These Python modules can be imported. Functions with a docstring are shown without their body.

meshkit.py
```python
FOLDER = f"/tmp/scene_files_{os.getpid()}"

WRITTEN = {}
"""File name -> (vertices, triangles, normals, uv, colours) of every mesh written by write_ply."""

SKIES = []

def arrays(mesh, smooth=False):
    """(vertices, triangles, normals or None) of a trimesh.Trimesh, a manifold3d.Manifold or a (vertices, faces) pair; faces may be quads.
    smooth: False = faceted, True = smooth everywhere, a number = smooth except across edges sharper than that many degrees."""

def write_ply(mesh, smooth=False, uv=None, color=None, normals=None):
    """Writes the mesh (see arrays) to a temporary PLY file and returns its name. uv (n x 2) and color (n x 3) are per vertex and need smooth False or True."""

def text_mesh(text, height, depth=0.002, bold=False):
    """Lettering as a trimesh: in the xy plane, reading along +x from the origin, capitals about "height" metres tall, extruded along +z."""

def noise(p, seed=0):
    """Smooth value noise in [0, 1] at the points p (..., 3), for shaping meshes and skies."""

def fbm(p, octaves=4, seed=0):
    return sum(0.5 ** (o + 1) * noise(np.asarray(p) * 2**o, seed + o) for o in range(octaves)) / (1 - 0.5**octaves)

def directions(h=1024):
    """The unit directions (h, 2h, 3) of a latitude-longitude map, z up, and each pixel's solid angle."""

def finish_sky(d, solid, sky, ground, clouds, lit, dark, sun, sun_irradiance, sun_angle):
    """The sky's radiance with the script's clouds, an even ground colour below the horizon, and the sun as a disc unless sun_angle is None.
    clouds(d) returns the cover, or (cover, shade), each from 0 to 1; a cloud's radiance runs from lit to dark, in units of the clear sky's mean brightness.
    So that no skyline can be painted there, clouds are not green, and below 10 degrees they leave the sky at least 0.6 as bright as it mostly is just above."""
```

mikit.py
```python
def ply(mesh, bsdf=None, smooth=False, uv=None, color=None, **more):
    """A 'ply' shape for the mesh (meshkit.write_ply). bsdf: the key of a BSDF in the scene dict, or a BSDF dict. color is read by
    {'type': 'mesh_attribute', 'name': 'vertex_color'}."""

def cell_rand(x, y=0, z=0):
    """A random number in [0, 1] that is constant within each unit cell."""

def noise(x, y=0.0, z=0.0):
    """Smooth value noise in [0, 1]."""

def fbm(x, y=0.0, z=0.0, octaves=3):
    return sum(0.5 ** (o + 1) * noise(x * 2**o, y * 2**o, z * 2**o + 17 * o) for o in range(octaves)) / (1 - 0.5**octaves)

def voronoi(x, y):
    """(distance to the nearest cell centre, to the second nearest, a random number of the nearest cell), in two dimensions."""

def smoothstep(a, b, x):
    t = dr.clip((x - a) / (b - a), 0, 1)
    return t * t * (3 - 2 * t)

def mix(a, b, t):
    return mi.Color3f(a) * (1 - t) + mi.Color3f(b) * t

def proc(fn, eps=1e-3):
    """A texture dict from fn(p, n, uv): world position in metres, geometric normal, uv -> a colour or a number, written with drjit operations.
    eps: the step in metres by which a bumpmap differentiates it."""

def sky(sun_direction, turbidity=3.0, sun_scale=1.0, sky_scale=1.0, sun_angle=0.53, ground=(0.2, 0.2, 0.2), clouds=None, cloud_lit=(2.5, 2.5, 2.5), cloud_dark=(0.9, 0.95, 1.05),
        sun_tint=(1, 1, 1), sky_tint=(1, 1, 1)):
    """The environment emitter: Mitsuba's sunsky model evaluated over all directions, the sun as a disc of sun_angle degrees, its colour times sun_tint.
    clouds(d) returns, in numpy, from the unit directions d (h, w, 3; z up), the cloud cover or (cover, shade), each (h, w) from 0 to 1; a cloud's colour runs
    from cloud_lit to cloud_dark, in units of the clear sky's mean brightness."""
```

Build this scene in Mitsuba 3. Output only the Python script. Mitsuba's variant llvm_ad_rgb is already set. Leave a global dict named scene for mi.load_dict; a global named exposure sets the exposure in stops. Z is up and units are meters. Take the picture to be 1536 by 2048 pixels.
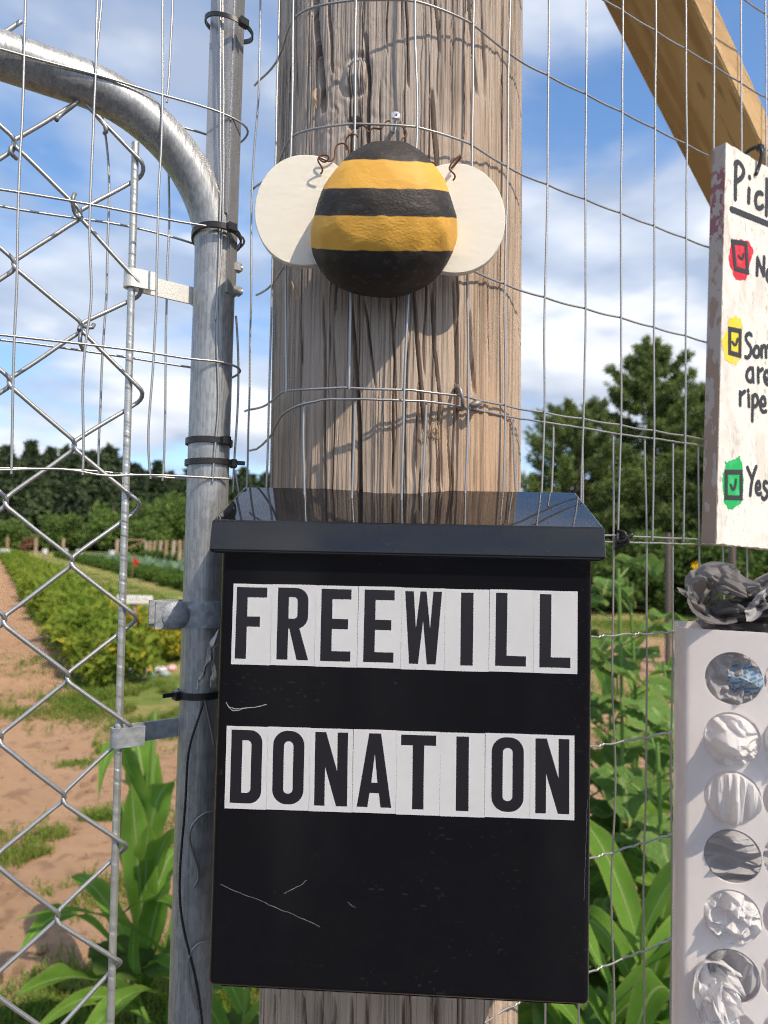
import math, random
import numpy as np, trimesh, mitsuba as mi, drjit as dr, mikit, meshkit
import manifold3d as m3
import shapely
from shapely.geometry import Polygon, LineString, Point, box as sbox
from shapely.ops import unary_union
from shapely import affinity
from scipy.interpolate import CubicSpline

scene, labels = {}, {}
PI = math.pi

# ------------------------------------------------------------------ camera, sky, exposure
EYE = 1.5                                   # metres above the ground
FPX = 1420.0                                # focal length in photo pixels (1536 wide)
PITCH, ROLL = math.radians(2.86), math.radians(1.2)
cam_o = np.array([0.0, 0.0, EYE])
cam_f = np.array([0, math.cos(PITCH), math.sin(PITCH)])
_r0, _u0 = np.array([1.0, 0, 0]), np.array([0, -math.sin(PITCH), math.cos(PITCH)])
cam_r = _r0 * math.cos(ROLL) + _u0 * math.sin(ROLL)
cam_u = _u0 * math.cos(ROLL) - _r0 * math.sin(ROLL)
scene['camera'] = {
    'type': 'thinlens', 'fov': math.degrees(2 * math.atan(768 / FPX)), 'fov_axis': 'x',
    'aperture_radius': 0.0013, 'focus_distance': 0.53, 'near_clip': 0.01, 'far_clip': 2000.0,
    'to_world': mi.ScalarTransform4f().look_at(origin=cam_o.tolist(), target=(cam_o + cam_f).tolist(), up=cam_u.tolist())}

SUN = np.array([.465, -.499, .731])
exposure = 1.8


def clouds(d):
    z = np.maximum(d[..., 2], 0.0)
    az = np.arctan2(d[..., 0], d[..., 1])
    k = 1.0 / (z + 0.22)
    p = np.stack([d[..., 0] * k, d[..., 1] * k, np.zeros_like(z)], -1)
    warp = meshkit.fbm(p * 1.7 + 5.0, 3, seed=4)[..., None] - .5
    n1 = meshkit.fbm(p * np.array([1.7, 2.3, 1]) + 1.3 * warp + np.array([3.1, 7.7, 0]), 6, seed=11)
    n2 = meshkit.fbm(p * 5.2 + .7 * warp + 21.0, 5, seed=23)
    veil = np.clip((n1 * .72 + n2 * .28 - .375) / .22, 0, 1)
    veil = veil * veil * (3 - 2 * veil) * .82
    # heaped clouds standing low over the horizon
    q = np.stack([np.sin(az) * 3.2, np.cos(az) * 3.2, z * 8.5], -1)
    h1 = meshkit.fbm(q * 1.15 + np.array([1.9, .4, 2.2]), 6, seed=31)
    band = np.clip((0.50 - z) / 0.30, 0, 1)
    heap = np.clip((h1 - .665 + .17 * band) / .085, 0, 1) * np.clip(band * 2.2, 0, 1)
    low = np.clip((.14 - z) / .14, 0, 1) * .25
    cover = 1 - (1 - veil) * (1 - heap * .95) * (1 - low)
    h2 = meshkit.fbm((q + np.array([.10, 0, .32])) * 1.15 + np.array([1.9, .4, 2.2]), 6, seed=31)
    shade = np.clip(.55 + (h2 - h1) * 3.2 + (n2 - .5) * .9 - .35 * heap, 0, 1)
    return cover, shade


scene['sky'] = mikit.sky(SUN.tolist(), turbidity=2.6, clouds=clouds, cloud_lit=(1.95, 2.02, 2.14), cloud_dark=(1.02, 1.18, 1.48), ground=(.16, .15, .11), sky_scale=1.75, sun_scale=.88, sky_tint=(.95, 1.0, 1.05), sun_tint=(.98, 1.0, 1.04))


# ------------------------------------------------------------------ taking bearings off the photograph (pixels of 1536 x 2048)
def ray(px, py):
    v = cam_f + cam_r * ((px - 768) / FPX) - cam_u * ((py - 1024) / FPX)
    return v / np.linalg.norm(v)


def on_plane(px, py, o, n):
    v = ray(px, py)
    return cam_o + v * (np.dot(np.asarray(o) - cam_o, n) / np.dot(v, n))


def at_y(px, py, y):
    return on_plane(px, py, (0, y, 0), np.array([0, 1.0, 0]))


def on_ground(px, py):
    return on_plane(px, py, (0, 0, 0), np.array([0, 0, 1.0]))


# ------------------------------------------------------------------ entries
def numbered(name):
    if name not in scene and name not in labels:
        return name
    k = 1
    while f'{name}_{k:03d}' in scene or f'{name}_{k:03d}' in labels:
        k += 1
    return f'{name}_{k:03d}'


def thing(name, label, cat, group=None, kind=None):
    key = numbered(name)
    labels[key] = {'label': label, 'category': cat}
    if group: labels[key]['group'] = group
    if kind: labels[key]['kind'] = kind
    return key


_taken = {}


def put(parent, name, mesh, bsdf, smooth=30, label=None, kind=None, **kw):
    """one part of a thing (or a thing of one mesh where parent is None)"""
    base = f'{parent}__{name}' if parent else name
    k = _taken.get(base, 0)
    _taken[base] = k + 1
    key = base if k == 0 else f'{base}_{k:03d}'
    if not isinstance(mesh, dict) and 'uv' in getattr(mesh, 'metadata', {}): kw['uv'] = mesh.metadata['uv']
    scene[key] = mesh if isinstance(mesh, dict) else mikit.ply(mesh, bsdf, smooth=smooth, **kw)
    if label or kind:
        labels[key] = {}
        if label: labels[key]['label'] = label
        if kind: labels[key]['kind'] = kind
    return key


def solo(name, mesh, bsdf, label, cat, group=None, kind=None, smooth=30, **kw):
    key = thing(name, label, cat, group, kind)
    scene[key] = mikit.ply(mesh, bsdf, smooth=smooth, **kw)
    return key


def struct(name, mesh, bsdf, label, smooth=False, cat='ground', **kw):
    scene[name] = mikit.ply(mesh, bsdf, smooth=smooth, **kw)
    labels[name] = {'kind': 'structure', 'label': label, 'category': cat}


# ------------------------------------------------------------------ mesh helpers
def cat(*ms):
    ms = [m for m in (ms[0] if len(ms) == 1 and isinstance(ms[0], list) else ms)]
    return trimesh.util.concatenate(ms)


def curve(pts, step=.004):
    """a smooth line through the points"""
    p = np.asarray(pts, float)
    if len(p) == 2:
        n = max(2, int(np.linalg.norm(p[1] - p[0]) / max(step, .02)) + 1)
        return p[0] + (p[1] - p[0]) * np.linspace(0, 1, n)[:, None]
    s = np.concatenate([[0], np.cumsum(np.linalg.norm(np.diff(p, axis=0), axis=1))])
    n = max(3, int(s[-1] / step) + 1)
    return CubicSpline(s, p)(np.linspace(0, s[-1], n))


def tube(pts, r, sides=8, cap=True):
    p = np.asarray(pts, float)
    n = len(p)
    rr = np.broadcast_to(np.asarray(r, float), (n,))
    t = np.gradient(p, axis=0)
    t /= np.linalg.norm(t, axis=1, keepdims=True) + 1e-12
    a = np.cross(t[0], [0, 0, 1.0] if abs(t[0][2]) < .9 else [1.0, 0, 0])
    A = np.zeros_like(p)
    for i in range(n):
        a = a - t[i] * np.dot(a, t[i])
        a /= np.linalg.norm(a) + 1e-12
        A[i] = a
    B = np.cross(t, A)
    ang = np.arange(sides) * 2 * PI / sides
    v = (p[:, None] + rr[:, None, None] * (np.cos(ang)[None, :, None] * A[:, None] + np.sin(ang)[None, :, None] * B[:, None])).reshape(-1, 3)
    i, j = np.meshgrid(np.arange(n - 1), np.arange(sides), indexing='ij')
    q = np.stack([i * sides + j, i * sides + (j + 1) % sides, (i + 1) * sides + (j + 1) % sides, (i + 1) * sides + j], -1).reshape(-1, 4)
    f = [np.vstack([q[:, [0, 1, 2]], q[:, [0, 2, 3]]])]
    if cap:
        v = np.vstack([v, p[0], p[-1]])
        k = np.arange(sides)
        f.append(np.stack([(k + 1) % sides, k, k * 0 + n * sides], 1))
        f.append(np.stack([k + (n - 1) * sides, (k + 1) % sides + (n - 1) * sides, k * 0 + n * sides + 1], 1))
    return trimesh.Trimesh(v, np.vstack(f), process=False)


def frame(o, x, y, z):
    M = np.eye(4)
    M[:3, 0], M[:3, 1], M[:3, 2], M[:3, 3] = x, y, z, o
    return M


def moved(m, M):
    m = m.copy()
    m.apply_transform(M)
    return m


def hull(pts):
    return trimesh.convex.convex_hull(np.asarray(pts, float))


def cbox(x0, x1, y0, y1, z0, z1, c=.001):
    """a box with chamfered edges"""
    out = []
    for sx, x in ((1, x0), (-1, x1)):
        for sy, y in ((1, y0), (-1, y1)):
            for sz, z in ((1, z0), (-1, z1)):
                out += [(x + sx * c, y + sy * c, z), (x + sx * c, y, z + sz * c), (x, y + sy * c, z + sz * c)]
    return hull(out)


def rounded_hull(pts, r, sub=2):
    s = trimesh.creation.icosphere(subdivisions=sub, radius=r).vertices
    return hull(np.vstack([s + np.asarray(p) for p in pts]))


def extrude(poly, depth):
    ps = [g for g in getattr(poly, 'geoms', [poly]) if g.area > 0]
    return cat([trimesh.creation.extrude_polygon(g, depth, engine='earcut') for g in ps])


def man(mesh):
    return m3.Manifold(m3.Mesh(np.asarray(mesh.vertices, np.float32), np.asarray(mesh.faces, np.uint32)))


def tri(mf):
    m = mf.to_mesh()
    return trimesh.Trimesh(m.vert_properties[:, :3], m.tri_verts, process=False)


def lump(m, amp, freq, seed=0):
    """noise pushed along the normals"""
    n = meshkit.fbm(np.asarray(m.vertices) * freq, 3, seed) - .5
    m.vertices = m.vertices + m.vertex_normals * (n * 2 * amp)[:, None]
    return m


# ------------------------------------------------------------------ materials
noise, fbm, smooth_, mix = mikit.noise, mikit.fbm, mikit.smoothstep, mikit.mix


def principled(color, rough=.5, **kw):
    c = color if isinstance(color, dict) else {'type': 'rgb', 'value': list(color)}
    return {'type': 'principled', 'base_color': c, 'roughness': rough, **kw}


def bsdf(name, d, two=False):
    scene[name] = {'type': 'twosided', 'b': d} if two else d
    return name


def bumped(d, fn, scale, eps=4e-4):
    return {'type': 'bumpmap', 'arbitrary': mikit.proc(fn, eps), 'scale': scale, 'b': d}


WIRE = bsdf('galvanised_wire', principled((.44, .45, .46), .46, metallic=.8))
DARKWIRE = bsdf('weathered_wire', principled((.34, .34, .34), .5, metallic=.8))
RUST = bsdf('rusted_wire', principled((.13, .055, .03), .8))


def pipe_color(p, n, uv):
    streak = fbm(p.x * 900, p.y * 900, p.z * 25, 3)
    spot = fbm(p.x * 260, p.y * 260, p.z * 120, 3)
    t = smooth_(.35, .7, streak) * .6 + smooth_(.45, .62, spot) * .4
    return mix((.43, .445, .46), (.27, .285, .30), t)


PIPE = bsdf('galvanised_pipe', bumped(principled(mikit.proc(pipe_color), .42, metallic=.6),
            lambda p, n, uv: fbm(p.x * 700, p.y * 700, p.z * 90, 3), .0003))
ANGLE = bsdf('galvanised_angle', principled(mikit.proc(lambda p, n, uv: mix((.44, .45, .47), (.28, .29, .31), fbm(p.x * 500, p.y * 500, p.z * 40, 3))), .36, metallic=.55))
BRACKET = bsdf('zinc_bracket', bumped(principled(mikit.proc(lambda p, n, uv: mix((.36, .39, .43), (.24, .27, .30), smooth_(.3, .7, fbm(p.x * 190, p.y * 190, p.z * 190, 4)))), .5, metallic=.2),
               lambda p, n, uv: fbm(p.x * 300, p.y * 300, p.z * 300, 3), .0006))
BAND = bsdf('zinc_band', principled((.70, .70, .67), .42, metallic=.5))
ZIP = bsdf('black_nylon', principled((.018, .018, .020), .38))
GLOSS = bsdf('black_box_paint', bumped(principled(mikit.proc(lambda p, n, uv: mix(mix((.0055, .0058, .0082), (.0125, .0128, .0155), smooth_(.45, .85, fbm(p.x * 16, p.y * 16, p.z * 5, 4)) * .8), (.05, .05, .055), smooth_(.80, .86, noise(p.x * 420, p.y * 420, p.z * 420)) * smooth_(.5, .75, fbm(p.x * 30, p.y * 30, p.z * 30, 3)) * .25)),
               .06, specular=.35), lambda p, n, uv: fbm(p.x * 22, p.y * 22, p.z * 16, 2), .00025, 2e-3))
LIDGLOSS = bsdf('black_lid_paint', bumped(principled(mikit.proc(lambda p, n, uv: mix(mix((.0055, .0058, .0082), (.0125, .0128, .0155), smooth_(.45, .85, fbm(p.x * 16, p.y * 16, p.z * 5, 4)) * .8), (.05, .05, .055), smooth_(.80, .86, noise(p.x * 420, p.y * 420, p.z * 420)) * smooth_(.5, .75, fbm(p.x * 30, p.y * 30, p.z * 30, 3)) * .25)),
               .04, specular=.5, clearcoat=.3, clearcoat_gloss=.98), lambda p, n, uv: fbm(p.x * 22, p.y * 22, p.z * 16, 2), .00025, 2e-3))
VINYL = bsdf('white_vinyl', principled(mikit.proc(lambda p, n, uv: mix((.61, .62, .64), (.56, .57, .59), fbm(p.x * 45, p.y * 45, p.z * 45, 3))), .35))
INK = bsdf('black_vinyl', principled((.014, .013, .018), .33))
SCRATCH = bsdf('bare_scratch', principled((.34, .33, .33), .6))
CREAM = bsdf('cream_paint', bumped(principled(mikit.proc(lambda p, n, uv: mix(mix((.80, .77, .69), (.75, .72, .63), fbm(p.x * 60, p.y * 60, p.z * 150, 3)), (.45, .30, .16), smooth_(.93, .97, noise(p.x * 330, p.y * 330, p.z * 330)) * .6)), .5),
             lambda p, n, uv: fbm(p.x * 120, p.y * 120, p.z * 420, 3), .00022))
CREAM_EDGE = CREAM


# ------------------------------------------------------------------ the pole
POLE_X, POLE_Y, POLE_R = .0108, .692, .1203
LEAN = -.008


def pole_dir(px, py):
    """(angle round the pole, height) where the sight line meets its bark; the angle is 0 towards the camera, positive to the right"""
    v = ray(px, py)
    best = None
    for _ in range(6):
        cx = POLE_X + LEAN * ((best[1] if best else EYE) - EYE)
        ox, oy = -cx, -POLE_Y
        a, b, c = v[0] ** 2 + v[1] ** 2, ox * v[0] + oy * v[1], ox * ox + oy * oy - POLE_R ** 2
        s = (-b - math.sqrt(max(b * b - a * c, 0))) / a
        q = cam_o + v * s
        best = (math.atan2(q[0] - cx, -(q[1] - POLE_Y)), q[2])
    return best


def wood_color(p, n, uv):
    x, y = p.x - POLE_X - LEAN * (p.z - EYE), p.y - POLE_Y
    a = dr.atan2(x, -y) * POLE_R
    low = fbm(a * 9, p.z * 2.1, 3.0, 3)
    warm = smooth_(.62, .30, (p.z - 1.42) * 1.15 + (low - .5) * .9 - a * .9)
    c = mix((.425, .370, .330), (.465, .362, .280), warm)
    orange = smooth_(.56, .72, fbm(a * 55, p.z * 6.0, 9.0, 3)) * smooth_(.0, .07, a) * smooth_(1.80, 1.55, p.z)
    c = mix(c, (.52, .27, .11), orange * .28)
    grain = fbm(a * 420, p.z * 7, 1.0, 4)
    c = mix(c, c * .72, smooth_(.50, .74, grain))
    c = mix(c, mi.Color3f(.56, .50, .44), smooth_(.60, .78, fbm(a * 300, p.z * 11, 5.0, 3)) * .45)
    fine = smooth_(.66, .74, fbm(a * 760 + 3 * noise(a * 90, p.z * 6), p.z * 9, 2.0, 3))
    c = mix(c, (.10, .075, .06), fine * .52)
    blot = smooth_(.55, .8, fbm(a * 26, p.z * 11, 7.0, 4))
    return mix(c, c * .80, blot)


def wood_bump(p, n, uv):
    x, y = p.x - POLE_X - LEAN * (p.z - EYE), p.y - POLE_Y
    a = dr.atan2(x, -y) * POLE_R
    return fbm(a * 480, p.z * 9, 1.0, 4) + .5 * fbm(a * 1100, p.z * 40, 2.0, 2)


WOOD = bsdf('weathered_pole_wood', bumped(principled(mikit.proc(wood_color), .85, specular=.25), wood_bump, .0016))

CRACKS = [  # (line in the photo, width mm, depth mm)
    ([(628, -40), (632, 60), (640, 120), (645, 175), (648, 228)], 4.2, 11),
    ([(655, -40), (662, 70), (668, 150)], 2.0, 6),
    ([(700, 585), (705, 660), (712, 760), (717, 860), (721, 1060)], 2.4, 9),
    ([(861, 180), (867, 250), (876, 345)], 2.3, 8),
    ([(826, 580), (833, 680), (842, 780), (847, 870)], 1.7, 7),
    ([(861, 580), (868, 680), (876, 780), (880, 860)], 1.4, 6),
    ([(936, -40), (944, 60), (950, 130), (956, 190)], 1.7, 7),
    ([(938, 620), (943, 700), (949, 790)], 2.1, 6),
    ([(733, 70), (738, 180), (735, 300)], 2.3, 7),
    ([(646, 590), (650, 700), (652, 1060)], 1.3, 6),
    ([(600, 600), (606, 740)], 1.1, 5),
    ([(868, -40), (880, 110)], 1.3, 5),
    ([(728, 600), (741, 690), (752, 780)], 1.1, 5),
    ([(782, 600), (790, 720), (783, 980)], 1.2, 5),
    ([(905, 560), (912, 700), (905, 1000)], 1.0, 5),
    ([(975, 560), (982, 760)], .9, 4),
    ([(962, -40), (972, 200)], 1.1, 5),
    ([(810, -40), (816, 180)], 1.0, 5),
    ([(590, -40), (596, 200)], 1.0, 5),
    ([(1020, 0), (1024, 260)], 1.0, 4),
    ([(550, 1990), (550, 2200)], 2.4, 9), ([(612, 1990), (613, 2200)], 2.0, 8), ([(668, 1990), (668, 2200)], 1.8, 7),
    ([(735, 1990), (736, 2200)], 1.8, 7), ([(876, 1990), (874, 2200)], 3.2, 10), ([(930, 1990), (930, 2200)], 1.6, 7), ([(985, 1990), (985, 2200)], 1.7, 7),
    ([(640, 1990), (641, 2200)], 1.4, 6), ([(805, 1990), (806, 2200)], 1.4, 6), ([(705, 1990), (703, 2200)], 1.2, 6),
]


def make_pole():
    rng = np.random.default_rng(5)
    th = np.concatenate([np.linspace(-1.72, 1.72, 900), np.linspace(1.72, 2 * PI - 1.72, 40)[1:-1]])
    z = np.concatenate([np.linspace(0, 1.0, 14)[:-1], np.linspace(1.0, 1.215, 60)[:-1], np.linspace(1.215, 1.5, 30)[:-1], np.linspace(1.5, 2.12, 420), np.linspace(2.12, 3.4, 14)[1:]])
    Z, TH = np.meshgrid(z, th, indexing='ij')
    a = TH * POLE_R
    P = lambda fa, fz, o: np.stack([a * fa + o, Z * fz, np.full_like(a, o)], -1)
    d = (meshkit.fbm(P(14, 1.6, 3), 3, 1) - .5) * .006
    d += (meshkit.fbm(P(70, 2.4, 9), 3, 2) - .5) * .0032
    d += (meshkit.fbm(P(330, 6, 1), 3, 3) - .5) * .0013
    # strands: flat-topped ridges between splits
    st = meshkit.noise(P(160, 2.0, 5), 7)
    d -= .0011 * np.clip((.36 - st) / .16, 0, 1)
    # random checks
    for _ in range(260):
        t0, z0, ln = rng.uniform(-1.5, 1.5), rng.uniform(1.0, 2.15), rng.uniform(.05, .30)
        w, dep = rng.uniform(.0003, .0007), rng.uniform(.0010, .0036)
        wob = (meshkit.noise(np.stack([Z[:, 0] * 30, Z[:, 0] * 0 + _ * 3.3, Z[:, 0] * 0], -1), 9) - .5) * .0025 + rng.normal(0, .010) * (Z[:, 0] - z0)
        g = np.clip(1 - (abs(Z[:, 0] - z0) / (ln / 2)) ** 4, 0, 1)
        da = abs(a - (t0 * POLE_R + wob[:, None]))
        d -= dep * g[:, None] * np.clip(1.5 - da / w, 0, 1)
    for i, (line, w, dep) in enumerate(CRACKS):
        q = np.array([pole_dir(*p) for p in line])
        q = q[np.argsort(q[:, 1])]
        lo, hi = q[0, 1], q[-1, 1]
        zz = Z[:, 0]
        c = np.interp(zz, q[:, 1], q[:, 0]) * POLE_R + (meshkit.noise(np.stack([zz * 45, zz * 0 + i * 7.1, zz * 0], -1), 13) - .5) * .0018
        g = np.clip(np.minimum(zz - lo, hi - zz) / .02, 0, 1) ** .6
        da = abs(a - c[:, None])
        d -= dep * .001 * g[:, None] * np.clip(1.6 - da / (w * .0005 + .0002), 0, 1)
    # the knot with its whorl, the hole under it, and the splintered scar low on the right
    def blob(px, py, ra, rz):
        t, h = pole_dir(px, py)
        return np.sqrt(((a - t * POLE_R) / ra) ** 2 + ((Z - h) / rz) ** 2)
    k = blob(710, 152, .011, .014)
    d += .004 * np.exp(-k ** 2) - .0022 * np.exp(-((k - 1.25) / .25) ** 2)
    k = blob(706, 200, .030, .05)
    d += .0006 * np.exp(-k ** 2) * np.sin(meshkit.fbm(P(60, 30, 2), 3, 17) * 30)
    d -= .010 * np.clip(1.3 - blob(709, 247, .006, .0042), 0, 1)
    k = blob(865, 900, .020, .030)
    sc = np.clip(1.25 - k, 0, .4) / .4
    d += sc * (-.0025 + .0022 * (meshkit.fbm(P(260, 25, 4), 3, 19) - .5))
    R = POLE_R + d
    v = np.stack([POLE_X + LEAN * (Z - EYE) + R * np.sin(TH), POLE_Y - R * np.cos(TH), Z], -1).reshape(-1, 3)
    nz, nt = Z.shape
    i, j = np.meshgrid(np.arange(nz - 1), np.arange(nt), indexing='ij')
    q = np.stack([i * nt + j, i * nt + (j + 1) % nt, (i + 1) * nt + (j + 1) % nt, (i + 1) * nt + j], -1).reshape(-1, 4)
    return trimesh.Trimesh(v, np.vstack([q[:, [0, 1, 2]], q[:, [0, 2, 3]]]), process=False)


def pole_at(px, py, lift=0.0):
    t, h = pole_dir(px, py)
    r = POLE_R + lift
    return np.array([POLE_X + LEAN * (h - EYE) + r * math.sin(t), POLE_Y - r * math.cos(t), h])


pole = thing('utility_pole', 'thick round weathered wooden pole with long drying cracks, behind the bee ornament', 'pole')
put(pole, 'shaft', make_pole(), WOOD, smooth=True)
SPLINTER = bsdf('fresh_splinter', principled(mikit.proc(lambda p, n, uv: mix((.50, .38, .25), (.40, .29, .18), noise(p.x * 700, p.y * 700, p.z * 60))), .8))


def splinter(pts, w, lift=.001):
    c = curve([pole_at(x, y, lift + l) for x, y, l in pts], .004)
    n = len(c)
    return tube(c, w * (1 - .8 * np.abs(np.linspace(-1, 1, n)) ** 2), 5)


put(pole, 'splinter', splinter([(634, 178, 0), (633, 196, .002), (636, 220, .001)], .0020), SPLINTER, label='orange sliver in the cleft left of the knot')
put(pole, 'splinter', splinter([(586, 565, .001), (594, 568, .004), (597, 590, .003), (598, 612, .001)], .0008), SPLINTER, label='thin curled sliver at the left edge below the wing')
_rs = random.Random(8)
for i in range(9):
    x, y = 850 + _rs.uniform(-8, 45), 862 + _rs.uniform(-14, 12)
    put(pole, 'splinter', splinter([(x, y + 16, -.001), (x + _rs.uniform(-4, 4), y, .0015), (x + _rs.uniform(-10, 9), y - _rs.uniform(6, 16), .004)], .0007), SPLINTER)

# ------------------------------------------------------------------ fence planes, measured in plan: x right, y away; n points to the near side
FD = np.array([.853, .5225, 0])            # along the fence, to the right and away
FN = np.array([.5225, -.853, 0])
UP = np.array([0, 0, 1.0])
GATE_FRONT, GATE_MID, GATE_BACK = -.580, -.599, -.618
WR = .00098


def fence_pt(px, py, off):
    return on_plane(px, py, FN * off, FN)


def gate_pt(s, z, off):
    """s along the gate, from the post to the left is negative"""
    return FN * off + FD * s + UP * z


STILE_S = float(np.dot(fence_pt(432, 470, GATE_MID), FD))


def wobble(p, amp, seed, freq=18.0, axes=(FD, UP)):
    """a wire is never quite straight"""
    p = np.asarray(p, float).copy()
    for k, ax in enumerate(axes):
        p += np.outer((meshkit.fbm(p * freq + seed * 3.7 + k * 11, 2, seed + k) - .5) * 2 * amp, ax)
    return p


# ------------------------------------------------------------------ the gate
PIPE_R = .0176
gate = thing('chain_link_gate', 'galvanised pipe gate with rounded top corner and chain link filling, left of the box', 'gate')
_top = float(fence_pt(0, 110, GATE_MID)[2])
_rb = .118
_arc = [gate_pt(STILE_S, z, GATE_MID) for z in np.linspace(.06, _top - _rb, 60)]
_arc += [gate_pt(STILE_S - _rb + _rb * math.cos(t), _top - _rb + _rb * math.sin(t), GATE_MID) for t in np.linspace(0, PI / 2, 34)[1:]]
_arc += [gate_pt(STILE_S - _rb - d, _top, GATE_MID) for d in np.linspace(.02, .75, 24)]
put(gate, 'frame', tube(_arc, PIPE_R, 40), PIPE, smooth=True)

_b0, _b1 = fence_pt(271, 286, GATE_MID), fence_pt(221, 2048, GATE_MID)
_b2 = _b0 + (_b1 - _b0) * 2.2
BAR = curve([_b0, _b2], .01)
BARM = bsdf('spiral_galvanised_bar', bumped(principled((.55, .57, .57), .42, metallic=.7), lambda p, n, uv: smooth_(.3, .7, noise(p.z * 260 + dr.atan2(p.x + .2, p.y - .56) * 1.2, 3.0, noise(p.z * 40, 1.0, 1.0) * 2)), .0004))
put(gate, 'tension_bar', tube(BAR, .0030, 14), BARM, smooth=True)


def bar_s(z):
    t = (z - _b0[2]) / (_b2[2] - _b0[2])
    return float(np.dot(_b0 + (_b2 - _b0) * t, FD))


def strap(path, z0, z1, th=.0022):
    """a flat strap bent along a line in plan, (s, offset from the gate's middle)"""
    poly = LineString(path).buffer(th / 2, cap_style='flat', join_style='round')
    m = extrude(poly, z1 - z0)
    v = np.asarray(m.vertices)
    m.vertices = FD * v[:, :1] + FN * (v[:, 1:2] + GATE_MID) + UP * (v[:, 2:] + z0)
    m.invert()
    return m


def arc_pts(cx, cy, r, a0, a1, n=14):
    return [(cx + r * math.cos(math.radians(a)), cy + r * math.sin(math.radians(a))) for a in np.linspace(a0, a1, n)]


for (py0, py1, lab, flip) in ((545, 581, 'pale upper band holding the rod to the pipe', 1), (1449, 1487, 'lower band holding the rod to the pipe, coloured darker as if in shade', 1)):
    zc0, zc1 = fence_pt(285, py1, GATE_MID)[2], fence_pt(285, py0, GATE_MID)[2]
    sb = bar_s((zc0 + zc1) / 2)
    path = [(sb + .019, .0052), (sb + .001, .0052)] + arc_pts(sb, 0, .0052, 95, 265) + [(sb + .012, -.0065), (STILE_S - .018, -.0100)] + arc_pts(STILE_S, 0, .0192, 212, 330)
    put(gate, 'tension_band', strap(path, zc0, zc1), BAND if py0 < 1000 else BRACKET, label=lab)  # lower band takes a darker zinc, its shade put into the colour

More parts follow.
